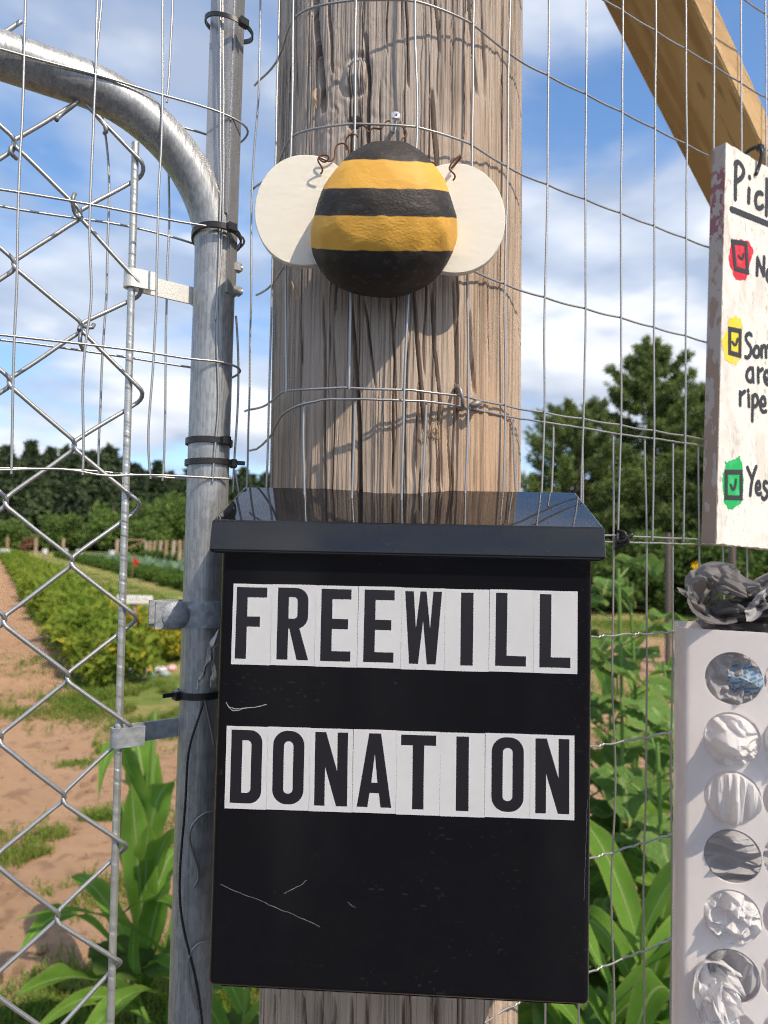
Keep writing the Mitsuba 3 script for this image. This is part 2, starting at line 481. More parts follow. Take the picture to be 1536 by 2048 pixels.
# chain link: each wire a zigzag, hooked into its neighbours
LINK_R = .00172
COLB = [(163, -40), (160, 193), (159, 428), (162, 653), (148, 891), (143, 1125), (135, 1355), (127, 1596), (115, 1835), (108, 2080), (100, 2330)]
COLC = [(34, 40), (28, 287), (28, 530), (20, 765), (12, 1005), (8, 1240), (2, 1478), (-8, 1720), (-18, 1970), (-24, 2210), (-30, 2450)]
COLA = [(281, 110), (281, 340), (276, 582), (278, 793), (272, 1013), (266, 1240), (257, 1460), (246, 1696), (234, 1928), (228, 2170), (220, 2400)]
COLD = [(-105, 150), (-108, 395), (-112, 640), (-120, 870), (-128, 1110), (-134, 1345), (-142, 1590), (-152, 1830), (-160, 2080), (-166, 2320)]


def sz(pts):
    q = [fence_pt(x, y, GATE_MID) for x, y in pts]
    return [(float(np.dot(p, FD)), float(p[2])) for p in q]


A_, B_, C_, D_ = sz(COLA), sz(COLB), sz(COLC), sz(COLD)
E_ = [(2 * d[0] - c[0], c[1] + .002) for c, d in zip(C_, D_)]
F_ = [(2 * e[0] - d[0], d[1] + .002) for d, e in zip(D_, E_)]


def zigzag(right, left, first_right, hook_r=.0030, hook_l=.0030, bar_hook=False):
    """corner points, from the top down"""
    pts, r, l = [], list(right), list(left)
    side = first_right
    while r and l:
        pts.append((r.pop(0) + (1,)) if side else (l.pop(0) + (-1,)))
        side = not side
    out = []
    for k, (s, z, sd) in enumerate(pts):
        s2 = s + sd * (hook_r if sd > 0 else hook_l)
        if k in (0, len(pts) - 1):
            out.append(gate_pt(s2, z, GATE_MID))
            continue
        a, b = np.array(pts[k - 1][:2]), np.array(pts[k + 1][:2])
        c = np.array([s2, z])
        ua, ub = (a - c) / np.linalg.norm(a - c), (b - c) / np.linalg.norm(b - c)
        front = .0022 if sd > 0 else -.0022
        wide = .0052
        for t in np.linspace(0, 1, 7):
            q = (1 - t) ** 2 * (c + ua * wide * 1.9) + 2 * t * (1 - t) * (c + np.array([sd * .0022, 0])) + t * t * (c + ub * wide * 1.9)
            o = front * math.cos(t * PI)
            if bar_hook and sd > 0:
                o = .0052 * math.cos(t * PI)
            out.append(gate_pt(q[0], q[1], GATE_MID + o))
    res = [out[0]]
    for a, b in zip(out, out[1:]):
        n = max(1, int(np.linalg.norm(b - a) / .006))
        res += [a + (b - a) * (i + 1) / n for i in range(n)]
    return wobble(res, .0007, 3, 26, (FD, UP))


put(gate, 'link_wire', tube(zigzag(A_[1:], B_[1:], False, .0050, .0030, True), LINK_R, 10), WIRE, smooth=True)
put(gate, 'link_wire', tube(zigzag(B_[1:], C_[1:], True, .0030, .0030), LINK_R, 10), WIRE, smooth=True)
put(gate, 'link_wire', tube(zigzag(C_[0:], D_[0:], True, .0030, .0030), LINK_R, 10), WIRE, smooth=True)
put(gate, 'link_wire', tube(zigzag(E_, D_, True, -.0030, -.0030), LINK_R, 10), WIRE, smooth=True)
put(gate, 'link_wire', tube(zigzag(E_, F_, True, .0030, .0030), LINK_R, 10), WIRE, smooth=True)
for pts in ([(160, 192), (176, 200), (188, 225), (213, 262), (208, 268)], [(158, 196), (150, 208), (132, 222), (113, 240)],
            [(150, 388), (146, 412), (152, 430), (164, 436)], [(166, 660), (160, 680), (166, 700)], [(28, 290), (22, 306), (34, 318)], [(188, 649), (176, 655), (164, 652), (158, 660)]):
    put(gate, 'link_end', tube(curve([fence_pt(x, y, GATE_MID + .003 * (i % 2)) for i, (x, y) in enumerate(pts)], .003), LINK_R * .95, 9), DARKWIRE, smooth=True)

# the two plates of the hinge, clamped on the pipe by a round headed bolt
_zh0, _zh1 = fence_pt(380, 1256, GATE_MID + .012)[2], fence_pt(380, 1203, GATE_MID + .012)[2]
_sb = float(np.dot(fence_pt(352, 1227, GATE_MID + .012), FD))


def plate(off, sgn, end):
    path = [(_sb - end, off), (STILE_S - .019, off)] + arc_pts(STILE_S, 0, .0194, 180 - 40 * sgn * 1.0 if sgn > 0 else 220, 40 if sgn > 0 else 320)
    m = strap(path, _zh0, _zh1, .0032)
    return m


put(gate, 'hinge_plate', plate(.0105, 1, .0165), BRACKET, smooth=25)
put(gate, 'hinge_plate', plate(-.0105, -1, .0165), BRACKET, smooth=25)
_dome = trimesh.creation.icosphere(subdivisions=4, radius=1)
_dome.vertices *= [.0118, .0118, .0052]
_bo = FD * _sb + FN * (GATE_MID + .0120) + UP * ((_zh0 + _zh1) / 2)
put(gate, 'hinge_bolt', moved(lump(_dome, .0002, 300), frame(_bo, FD, UP, -np.cross(UP, FD) if False else np.cross(FD, UP))), BRACKET, smooth=True)
put(gate, 'hinge_bolt', tube([_bo, _bo - FN * .034], .0045, 16), BRACKET, label='bolt shank between the hinge plates')

# ------------------------------------------------------------------ steel angle that carries the mesh above the gate
angle = thing('steel_angle', 'upright galvanised steel angle rising above the gate pipe, tied on with black nylon', 'steel angle')
_cs, _co = STILE_S + .0045, .0176
_r1 = (STILE_S + .0152, .0088)
_l1 = (STILE_S - .0125, .0045)
_zt, _zb, _zl = 2.25, float(fence_pt(460, 588, GATE_MID + .015)[2]), float(fence_pt(440, 430, GATE_MID + .01)[2])
put(angle, 'flange', strap([(_cs, _co), _r1], _zb, _zt, .0026), ANGLE, label='sunlit right flange, ending in a square cut below the tie')
put(angle, 'flange', strap([(_cs - .0012, _co - .0008), _l1], _zl, _zt, .0026), ANGLE, label='shaded left flange')
for py in (535, 582):
    q = fence_pt(473, py, GATE_MID + .009)
    put(angle, 'bolt', cat(cbox(-.0042, .0042, -.0042, .0042, -.003, .003, .0012).apply_transform(frame(q, FD, UP, -FN)), tube([q - FD * .004, q + FD * .005], .0026, 10)), ANGLE)


# ------------------------------------------------------------------ black nylon ties
def tie(label, px, py, off, r_s, r_n, tilt=(0, 0), head=-40, tail=0, w=.0046, cs=STILE_S, co=0.0):
    key = thing('zip_tie', label, 'zip tie', 'black nylon ties')
    z0 = float(fence_pt(px, py, GATE_MID + off)[2])
    n = 48
    v, f = [], []
    for i in range(n):
        t = 2 * PI * i / n
        for dr_, dz in ((-.0006, -w / 2), (.0008, -w / 2), (.0008, w / 2), (-.0006, w / 2)):
            s, o = (r_s + dr_) * math.cos(t), (r_n + dr_) * math.sin(t)
            v.append(FD * (cs + s) + FN * (GATE_MID + co + o) + UP * (z0 + dz + tilt[0] * s + tilt[1] * o))
            
    for i in range(n):
        for j in range(4):
            a, b, c, d = i * 4 + j, i * 4 + (j + 1) % 4, ((i + 1) % n) * 4 + (j + 1) % 4, ((i + 1) % n) * 4 + j
            f += [[a, b, c], [a, c, d]]
    put(key, 'strap', trimesh.Trimesh(v, f, process=False), ZIP, smooth=40)
    t = math.radians(head)
    s, o = (r_s + .002) * math.cos(t), (r_n + .002) * math.sin(t)
    c = FD * (cs + s) + FN * (GATE_MID + co + o) + UP * (z0 + tilt[0] * s + tilt[1] * o)
    ax = -FD * math.sin(t) + FN * math.cos(t)
    nx = FD * math.cos(t) + FN * math.sin(t)
    put(key, 'head', moved(cbox(-.0042, .0042, -.0028, .0028, -.0038, .0038, .0008), frame(c, ax, nx, UP)), ZIP)
    if tail:
        put(key, 'tail', moved(cbox(-tail, tail, -.0008, .0008, -.0018, .0018, .0004), frame(c + nx * .006 + UP * .001, nx, ax, UP)), ZIP)


tie('black nylon tie looped loosely round the steel angle near the top edge', 450, 46, .012, .0205, .0195, (-.10, -.25), 75, 0, .0040, STILE_S + .003, .008)
tie('black nylon tie binding the steel angle to the pipe beside the left bee wing', 435, 462, .018, .0205, .0235, (-.08, .1), 78, 0, .0050, STILE_S, .002)
tie('upper of the close pair of black nylon ties on the gate pipe', 425, 880, .018, .0192, .0192, (-.01, .03), 68, 0, .0050)
tie('lower of the close pair of black nylon ties on the gate pipe', 425, 922, .018, .0192, .0192, (.03, .02), 12, .004, .0048)
tie('black nylon tie with its end sticking out left, just above the lower band', 400, 1394, .018, .0194, .0194, (.01, .0), 172, .006, .0056)

# ------------------------------------------------------------------ welded mesh tied over the gate's upper half, both sides
gm = thing('gate_mesh', 'rectangular welded wire mesh tied over the upper half of the gate', 'wire mesh')


def gwire(name, pts, off, seed, mat=WIRE, amp=.0010):
    put(gm, name, tube(wobble(curve([fence_pt(x, y, off) for x, y in pts], .008), amp, seed, 16), WR, 7), mat, smooth=True)


FR = GATE_FRONT
for i, pts in enumerate([[(53, -60), (46, 190), (38, 400), (30, 640), (24, 850), (22, 948)], [(194, -60), (191, 120), (186, 300), (181, 520), (182, 600), (170, 690), (167, 850), (165, 950)],
                         [(327, -60), (325, 150), (324, 250), (316, 420), (312, 600), (305, 760), (299, 830), (301, 958)],
                         [(440, -60), (441, 150), (440, 420), (437, 560), (434, 700), (438, 800), (430, 900), (425, 965)],
                         [(446, -60), (447, 200), (445, 430), (440, 520), (432, 640)]]):
    gwire('vertical_wire', pts, FR, 10 + i)
_hook = float(np.dot(fence_pt(478, 700, FR), FD))
for i, pts in enumerate([[(-60, 80), (0, 98), (190, 150), (326, 191), (441, 225), (466, 236)], [(-60, 370), (0, 379), (175, 408), (310, 434), (430, 455), (470, 464)],
                         [(-60, 664), (0, 670), (170, 688), (305, 706), (390, 719), (458, 728)], [(-60, 937), (0, 939), (160, 943), (195, 950), (260, 951), (381, 954), (458, 958)]]):
    p = [fence_pt(x, y, FR) for x, y in pts]
    e = p[-1]
    if i < 3:  # the ends are bent round the pipe
        sp = float(np.dot(e, FD))
        p += [gate_pt(STILE_S + .0215, e[2] - .002, GATE_MID + .012), gate_pt(STILE_S + .0225, e[2] - .004, GATE_MID + .002), gate_pt(STILE_S + .019, e[2] - .006, GATE_MID - .008)]
    put(gm, 'horizontal_wire', tube(wobble(curve(p, .004), .0007, 30 + i, 14), WR, 7), WIRE, smooth=True)
for i, pts in enumerate([[(211, -60), (197, 70), (190, 190)], [(200, 215), (213, 285), (217, 450), (209, 640), (201, 800), (197, 950)], [(345, -60), (341, 90), (334, 205)], [(337, 335), (338, 480), (332, 640), (331, 800), (324, 962)]]):
    gwire('vertical_wire', pts, GATE_BACK, 50 + i)
for i, pts in enumerate([[(-60, 126), (35, 164), (200, 215), (382, 260), (440, 280)], [(-60, 400), (160, 438), (260, 455), (400, 492)], [(-60, 672), (200, 706), (300, 722), (410, 738)], [(-60, 934), (170, 941), (215, 944), (290, 952), (410, 958)]]):
    gwire('horizontal_wire', pts, GATE_BACK, 70 + i)

# ------------------------------------------------------------------ the fence round the pole and away to the right
_nodes = [(-.150, .690), (-.128, .655), (-.102, .617), (-.0807, .570), (-.0331, .553), (.0184, .555), (.0643, .576), (.101, .609)]
_nodes += [(.1423 + .0433 * k, .638 + .02655 * k) for k in range(0, 26)]
_plan = CubicSpline(np.arange(-8, 26), np.array(_nodes))


def plan(k, behind=0.0):
    q, d = _plan(k), _plan(k, 1)
    d = d / np.linalg.norm(d, axis=-1, keepdims=True)
    nrm = np.stack([d[..., 1], -d[..., 0]], -1)
    return q - nrm * behind


def fence_k(px, behind=0.0, py=1000):
    """which count along the fence is met at this bearing"""
    k = np.linspace(-8, 25, 6601)
    q = plan(k, behind)
    P = np.concatenate([q, np.full((len(k), 1), EYE + .05)], 1) - cam_o
    x = 768 + FPX * (P @ cam_r) / (P @ cam_f)
    z = np.diff(np.sign(x - px)).nonzero()[0]
    return float(k[z[0]])


up_fence = thing('wire_fence', 'upper welded wire fence panel, bent round the pole and running off behind the white sign', 'wire fence')
rng_f = np.random.default_rng(12)
UP_Z = [.016, .125, .232, .338, .442, .548, .652, .756]


def fence_wire(parent, name, ks, zs, behind, seed, amp=.0012, mat=WIRE):
    q = plan(np.asarray(ks), behind)
    p = np.concatenate([q, np.asarray(zs)[:, None] + EYE], 1)
    put(parent, name, tube(wobble(p, amp, seed, 13), WR, 7), mat, smooth=True)


for i, z in enumerate(UP_Z):
    k = np.linspace(-7.3 + .5 * rng_f.random() if i else 1.0, 14, 700)
    sag = -.0009 * np.sin(PI * (k % 1)) * (1 if i else .3)
    fence_wire(up_fence, 'horizontal_wire', k, z + sag - .0012 * (k > 0) * k * 0, .0, 100 + i, .0011)
for k0 in range(-7, 14):
    z = np.linspace(.012, .79, 120)
    bow = (.010 if k0 > -3 else .026) * (meshkit.noise(np.stack([z * 9, z * 0 + k0 * 1.7, z * 0], -1), 5) - .5)
    if k0 >= 0: bow = bow * .6 - .07 * np.clip(.125 - z, 0, 1)
    zz = z
    if k0 < -3: zz = z[z > (.118 if k0 > -6 else .02)]; bow = bow[-len(zz):]
    fence_wire(up_fence, 'vertical_wire', k0 + bow / .0508 * .5, zz, -.0018, 130 + k0, .0010)

lo_fence = thing('wire_fence', 'lower welded wire fence panel, its wavy wires showing between black box and bag holder', 'wire fence')
LO_Z = [.117, .010, -.080, -.183, -.285, -.388, -.492, -.596]
for i, z in enumerate(LO_Z):
    k = np.linspace(-7.0 if i < 1 else (-3.2 if i < 2 else -1.2), 14, 700)
    q = (k - .6) % 1.0
    wav = (.0030 * (q - .5) * (np.abs(q - .5) < .46) + .0012 * np.sin(2 * PI * q)) * (1 if i > 1 else .25)
    droop = -.030 * np.clip((-4.2 - k) / 2.5, 0, 1) ** 1.2 if i == 0 else 0
    fence_wire(lo_fence, 'horizontal_wire', k, z - wav + droop, .0026, 170 + i, .0013)
for j, px in enumerate([614, 704, 842, 1028, 1104, 1165, 1230, 1290, 1344, 1396, 1446, 1493, 1540]):
    k0 = fence_k(px, .005)
    z = np.linspace(-.62, .116, 110)
    bow = .014 * (meshkit.noise(np.stack([z * 9, z * 0 + j * 2.3, z * 0], -1), 15) - .5)
    if j < 4: z, bow = z[z > -.02], bow[z > -.02] * 1.6
    fence_wire(lo_fence, 'vertical_wire', k0 + bow / .0508 * .5, z, .005, 210 + j, .0011)

STAPLE = bsdf('grey_staple', principled((.28, .27, .26), .5, metallic=.6))
st = thing('fence_staple', 'bent grey fence staple and nail pinning the wires to the pole', 'staple')
a, b = pole_at(916, 790, .002), pole_at(917, 806, .002)
put(st, 'crown', tube(curve([pole_at(916, 785, -.004), a + [0, -.0115, 0], b + [.001, -.0115, 0], pole_at(917, 812, -.004)], .002), .0017, 8), STAPLE, smooth=True)
put(st, 'nail', tube(curve([pole_at(950, 806, -.003), pole_at(946, 808, .006), pole_at(936, 812, .013), pole_at(928, 817, .010)], .002), [.0026] * 2 + [.0030] * 100 if False else .0028, 8), STAPLE, smooth=True)

# twist of black wire on the fence, right of the lid
tw = thing('twist_tie', 'short black twist of wire knotted on the fence just right of the box lid', 'twist tie')
_tk = fence_k(1236, 0)
_tc = np.append(plan(_tk, -.003), EYE + .013)
rt = np.random.default_rng(4)
put(tw, 'knot', tube(curve([_tc + rt.normal(0, .0045, 3) * [1, .6, 1] for _ in range(14)], .002), .0017, 6), ZIP, smooth=True)

# ------------------------------------------------------------------ thin dark wires hanging down the gate pipe
lw = thing('loose_wire', 'thin dark wires twisted down the shaded gate pipe left of the box', 'wire')
for i, pts in enumerate([[(408, 1400), (392, 1450), (378, 1500), (373, 1560), (368, 1640), (360, 1800), (366, 1850), (380, 1910), (396, 1980), (404, 2040), (410, 2090)],
                         [(409, 1400), (418, 1440), (428, 1490)], [(425, 1622), (390, 1642), (382, 1655), (384, 1700), (388, 1775)], [(415, 1880), (380, 1908), (376, 1935), (386, 1990), (394, 2020)]]):
    put(lw, 'strand', tube(curve([fence_pt(x, y, GATE_MID + .0205) for x, y in pts], .006), .0010, 6), DARKWIRE if i else ZIP, smooth=True)

tw2 = thing('edge_wire', 'two wires running down the narrow gap between the gate pipe and the pole', 'wire')
for i, pts in enumerate([[(472, 632), (476, 700), (475, 820), (470, 900), (466, 985)], [(470, 940), (474, 965), (478, 988)]]):
    put(tw2, 'strand', tube(curve([fence_pt(x, y, GATE_MID + .006) for x, y in pts], .006), WR, 6), WIRE, smooth=True)

# ------------------------------------------------------------------ the bee
BEE_Y = .5505
bee = thing('bee_ornament', 'carved wooden bee with yellow and black bands and two cream wings hung on the pole', 'bee ornament')
_bc = at_y(768, 452, BEE_Y)
OUT = [(783, 283), (748, 287), (715, 299), (690, 322), (662, 355), (642, 395), (627, 440), (620, 485), (626, 520), (648, 553), (686, 579), (735, 592), (785, 595), (832, 583), (873, 556), (902, 518),
       (916, 475), (913, 440), (903, 405), (886, 360), (866, 326), (842, 303), (815, 289)]


def bee_body():
    o = np.array([at_y(x, 439 + (y - 439) * .925, BEE_Y - .020) for x, y in OUT])[:, [0, 2]] - np.array([_bc[0], _bc[2]])
    ang = np.arctan2(o[:, 1], o[:, 0])
    srt = np.argsort(ang)
    ang, rad = ang[srt], np.linalg.norm(o, axis=1)[srt]
    R = lambda t: np.interp(np.mod(t + PI, 2 * PI) - PI, np.r_[ang - 2 * PI, ang, ang + 2 * PI], np.r_[rad, rad, rad])
    rng = np.random.default_rng(21)
    pts = []
    for i, al in enumerate((0, .30, .62, .93, 1.2, 1.42)):      # rings from the rim to the crown
        m = (46, 17, 14, 11, 8, 4)[i]
        for k in range(m):
            t = 2 * PI * (k + (.5 if i % 2 else 0) + (rng.uniform(-.22, .22) if i else 0)) / m
            r = R(t) * math.cos(al) ** .80 * (1 if i == 0 else rng.uniform(.985, 1.015))
            dep = .054 * math.sin(al) ** .92 * (1 + .02 * rng.normal())
            pts.append((r * math.cos(t), -.0185 - dep * .82 if i else -.020, r * math.sin(t)))
            if i == 0:
                pts.append((r * .97 * math.cos(t), .0, r * .97 * math.sin(t)))
    h = man(hull(pts)).refine_to_length(.0035)
    m = tri(h)
    m.merge_vertices()
    trimesh.smoothing.filter_taubin(m, lamb=.5, nu=.52, iterations=11)
    m = tri(man(m).refine_to_length(.0018))
    m.merge_vertices()
    v = np.asarray(m.vertices)
    amp = .00055 * (meshkit.fbm(np.stack([v[:, 0] * 240, v[:, 1] * 60, v[:, 2] * 420], -1), 3, 2) - .5)
    m.vertices = v + m.vertex_normals * amp[:, None] * .8
    m.vertices += _bc
    return m


def bee_color(p, n, uv):
    h = p.z - _bc[2] - .45 * (p.y - BEE_Y) + (noise(p.x * 160, p.y * 160, p.z * 160) - .5) * .0012 + (noise(p.x * 28, 2.0, p.z * 8) - .5) * .0030
    x = p.x - _bc[0]
    e = .0005
    y1 = smooth_(.0272 - e, .0272 + e, h) * (1 - smooth_(.0478 - e, .0478 + e, h + .02 * x))
    y2 = smooth_(-.0180 - e, -.0180 + e, h) * (1 - smooth_(.0072 - e, .0072 + e, h))
    t = dr.maximum(y1, y2)
    yel = mix((.76, .43, .075), (.68, .36, .055), fbm(p.x * 50, p.y * 50, p.z * 120, 4))
    blk = mix((.032, .028, .026), (.060, .054, .050), smooth_(.6, .8, fbm(p.x * 300, p.y * 300, p.z * 300, 2)))
    return mix(blk, yel, t)


BEE = bsdf('bee_paint', bumped(principled(mikit.proc(bee_color), .55, specular=.35), lambda p, n, uv: fbm(p.x * 800, p.y * 800, p.z * 1000, 3), .0004))
put(bee, 'body', bee_body(), BEE, smooth=True, label='egg shaped body with two yellow and three black bands')


def wing(px, py, rx, ry, tilt):
    c = at_y(px, py, BEE_Y)
    a = np.linspace(0, 2 * PI, 90, endpoint=False)
    o = np.array([at_y(px + rx * math.copysign(abs(math.cos(t)) ** .92, math.cos(t)) * math.cos(tilt) - ry * math.sin(t) * math.sin(tilt),
                       py - ry * math.sin(t) * math.cos(tilt) - rx * math.cos(t) * math.sin(tilt), BEE_Y) for t in a]) - c
    poly = Polygon(o[:, [0, 2]])
    parts = []
    for inset, d0, d1 in ((0, .0008, .0060), (.0006, .0, .0068)):
        parts.append(moved(extrude(poly.buffer(-inset), d1 - d0), frame(c + np.array([0, -d0, 0]), np.array([1., 0, 0]), UP, np.array([0, -1., 0]))))
    m = hull(np.vstack([x.vertices for x in parts]))
    return m


put(bee, 'wing', wing(612, 428, 100, 110, -.10), CREAM, smooth=35, label='left wing with a rusty wire through its corner')
put(bee, 'wing', wing(908, 444, 100, 109, .06), CREAM, smooth=35, label='right wing with a rusty wire through its corner')
for pts in ([(641, 348, .538), (641, 330, .535), (636, 320, .534), (645, 310, .534), (657, 314, .536), (650, 324, .538), (638, 316, .539), (656, 322, .541), (668, 317, .543), (670, 300, .544), (678, 288, .545), (690, 288, .546), (697, 300, .548), (699, 311, .548)],
            [(906, 361, .538), (905, 345, .534), (899, 338, .533), (904, 326, .532), (914, 315, .532), (921, 313, .535), (914, 325, .538), (903, 336, .539), (915, 320, .541), (919, 310, .543)],
            [(872, 333, .548), (868, 326, .546), (862, 325, .548)],
            [(693, 300, .552), (692, 284, .551), (698, 271, .550), (708, 269, .550), (716, 275, .552)],
            [(714, 252, .560), (724, 251, .557), (733, 257, .554), (737, 265, .553), (745, 257, .553), (757, 258, .554), (768, 249, .557), (780, 242, .560)],
            [(801, 243, .556), (806, 255, .552), (813, 265, .549), (812, 272, .547), (806, 277, .546), (808, 288, .544)]):
    put(bee, 'hanging_wire', tube(curve([at_y(*q) for q in pts], .0012), .00068, 7), RUST, smooth=True)

sc = thing('screw', 'shiny pan head screw with a square recess, driven into the pole just above the bee', 'screw')
_h = at_y(792, 229, .553)
_e = pole_at(779, 258, -.004)
_ax = (_e - _h) / np.linalg.norm(_e - _h)
_ax = np.array([-.10, .98, -.16]); _ax /= np.linalg.norm(_ax)
_x = np.cross(UP, _ax); _x /= np.linalg.norm(_x)
_hm = m3.Manifold.revolve(m3.CrossSection([[(0, 0), (.0030, .0002), (.0040, .0010), (.0041, .0020), (.0022, .0027), (0, .0027)]]), 40)
_hm = _hm - m3.Manifold.cube([.0026, .0026, .004], True).translate([0, 0, 0])
SCREW = bsdf('bright_zinc', principled((.72, .72, .72), .25, metallic=.9))
put(sc, 'head', moved(tri(_hm), frame(_h, _x, np.cross(_ax, _x), _ax)), SCREW, smooth=30)
_sh = [_h + _ax * d for d in np.linspace(.0024, .060, 120)]
put(sc, 'shank', tube(_sh, .0017 + .0004 * np.sign(np.sin(np.arange(120) * 1.9)), 10), SCREW, smooth=25)

# ------------------------------------------------------------------ the donation box
box = thing('donation_box', 'glossy black metal drop box with stuck on FREEWILL DONATION letters, mounted on the pole', 'donation box')
_yaw = math.radians(2.9)
BX, BD = np.array([math.cos(_yaw), -math.sin(_yaw), 0]), np.array([math.sin(_yaw), math.cos(_yaw), 0])
BO = np.array([.0113, .4968, 0])                                  # middle of the front, at ground height


def bp(px, py):
    """a point of the box front as (across, height)"""
    q = on_plane(px, py, BO, BD)
    return float(np.dot(q - BO, BX)), float(q[2])


def bw(x, d, z):
    return BO + BX * x + BD * d + UP * z


_zt, _zbt = bp(790, 1080)[1], bp(790, 1990)[1]
_xl, _xr = bp(428, 1560)[0], bp(1183, 1560)[0]
_fr = rounded_hull([bw(x, d, z) for x in (_xl + .0045, _xr - .0045) for d in (.0045, .0785) for z in (_zbt + .0032, _zt)], .0045, 3)
put(box, 'body', _fr, GLOSS, smooth=40)
_seam = [bw(_xl + .0006, .030, _zt - .01), bw(_xl + .0006, .030, _zbt + .006)]
# the corners of the bottom are folded in
put(box, 'bottom_flange', hull([bw(x, d, z) for x, z in ((_xl + .003, _zbt + .004), (_xl + .009, _zbt - .0022), (_xr - .009, _zbt - .0022), (_xr - .003, _zbt + .004)) for d in (.0035, .076)]), GLOSS, smooth=False)
_lzf, _lzt, _lzb = bp(790, 1112)[1], bp(790, 1046)[1], EYE + .0475
_lx0, _lx1 = _xl - .0068, _xr + .0072
_r = .0024
_lid = rounded_hull([bw(x, d, z) for x in (_lx0 + _r, _lx1 - _r) for d, z in ((-.0085 + _r, _lzf + _r), (-.0045 + _r, _lzt - _r), (.085, _lzb - _r), (.085, _lzf + .012))], _r, 3)
put(box, 'lid', _lid, LIDGLOSS, smooth=40)
put(box, 'lid_lip', tube([bw(_lx0 + .004, -.0072, _lzf + .0008), bw(_lx1 - .004, -.0072, _lzf + .0008)], .0013, 10), GLOSS, smooth=True)

G = {}
R_ = sbox


def rr(x0, y0, x1, y1, r):
    return R_(x0 + r, y0 + r, x1 - r, y1 - r).buffer(r, quad_segs=8)


G['F'] = unary_union([R_(0, 0, 7.8, 50), R_(0, 43, 21.5, 50), R_(0, 22.5, 17, 29.6)])
G['E'] = unary_union([R_(0, 0, 7.8, 50), R_(0, 43, 21, 50), R_(0, 22.3, 19, 29.3), R_(0, 0, 21, 7)])
G['L'] = unary_union([R_(0, 0, 7.8, 50), R_(0, 0, 21, 7)])
G['I'] = R_(0, 0, 8.6, 50)
G['R'] = unary_union([R_(0, 0, 7.8, 50), rr(0, 21.5, 21.5, 50, 8.5).difference(rr(7.8, 28.5, 14, 43.5, 2.6)), R_(0, 30, 8, 50), Polygon([(8.2, 23), (15, 24), (22.4, 0), (14.2, 0)])])
G['R'] = G['R'].difference(R_(7.8, 28.5, 10.6, 43.5))
G['D'] = unary_union([rr(0, 0, 21.8, 50, 8.5), R_(0, 0, 10, 50)]).difference(unary_union([rr(7.8, 7, 14.2, 43, 3), R_(7.8, 7, 11, 43)]))
G['O'] = rr(0, 0, 21.8, 50, 9.8).difference(rr(7.6, 7.2, 14.2, 42.8, 3.1))
G['N'] = unary_union([R_(0, 0, 7.2, 50), R_(15.6, 0, 22.8, 50), Polygon([(0, 50), (7.6, 50), (22.8, 0), (15.2, 0)])])
G['A'] = Polygon([(0, 0), (7.8, 50), (16, 50), (23.8, 0), (16.4, 0), (15.1, 9.6), (8.7, 9.6), (7.4, 0)]).difference(Polygon([(9.8, 16.5), (14, 16.5), (11.9, 36)]))
G['T'] = unary_union([R_(0, 43, 24, 50), R_(8.1, 0, 15.9, 50)])
G['W'] = unary_union([Polygon([(0, 50), (6.0, 50), (9.8, 0), (3.6, 0)]), Polygon([(10.7, 50), (14.9, 50), (9.8, 0), (5.2, 0)]), Polygon([(10.7, 50), (14.9, 50), (20.4, 0), (15.8, 0)]), Polygon([(19.6, 50), (25.6, 50), (22, 0), (15.8, 0)])])
for word, corners, seps, tops in (
        ('FREEWILL', [(468, 1166), (1157, 1184), (462, 1328), (1154, 1348)], [468, 547.5, 637, 722.5, 809.5, 896, 984, 1071, 1157], 1),
        ('DONATION', [(456.5, 1450), (1151.5, 1473), (449, 1616), (1149, 1640)], [456.5, 541, 627.5, 714, 801, 888, 976.5, 1065, 1151.5], 2)):
    c = [bp(*q) for q in corners]
    wtot = (c[1][0] - c[0][0] + c[3][0] - c[2][0]) / 2
    hgt = ((c[0][1] - c[2][1]) + (c[1][1] - c[3][1])) / 2
    o = np.array(c[2])
    sl = (c[3][1] - c[2][1]) / (c[3][0] - c[2][0])
    sh = (c[0][0] - c[2][0]) / hgt
    for i, ch in enumerate(word):
        f0, f1 = (seps[i] - seps[0]) / (seps[-1] - seps[0]), (seps[i + 1] - seps[0]) / (seps[-1] - seps[0])
        jz = (0, .0004, .0001, .0004, -.0002, -.0005, .0003, .0)[i] * .6
        w = (f1 - f0) * wtot
        rot = math.atan(sl) + (i % 3 - 1) * .002
        org = np.array([o[0] + f0 * wtot, o[1] + sl * f0 * wtot + jz])
        X2, Z2 = np.array([math.cos(rot), math.sin(rot)]), np.array([-math.sin(rot) + .0, math.cos(rot)])
        M = frame(bw(org[0], -.00002, org[1]), BX * X2[0] + UP * X2[1], BX * Z2[0] + UP * Z2[1], -BD)
        tile = Polygon([(.00008, 0), (w - .00008, 0), (w - .00008, hgt), (.00008, hgt)])
        tk = put(box, 'letter_tile', moved(extrude(tile, .0005), M), VINYL, smooth=False, label=f'white letter sticker reading {ch}')
        g = G[ch]
        gx = (w * 1000 - g.bounds[2]) / 2
        if word[i] in 'FEL': gx -= .4
        gm_ = affinity.translate(g, gx, 3.2 + (hgt * 1000 - 50) * .12)
        gm_ = affinity.scale(gm_, .001, .001, origin=(0, 0))
        put(tk, 'printed_letter', moved(extrude(gm_, .0003), M @ frame([0, 0, .0004], [1, 0, 0], [0, 1, 0], [0, 0, 1])), INK, smooth=False)


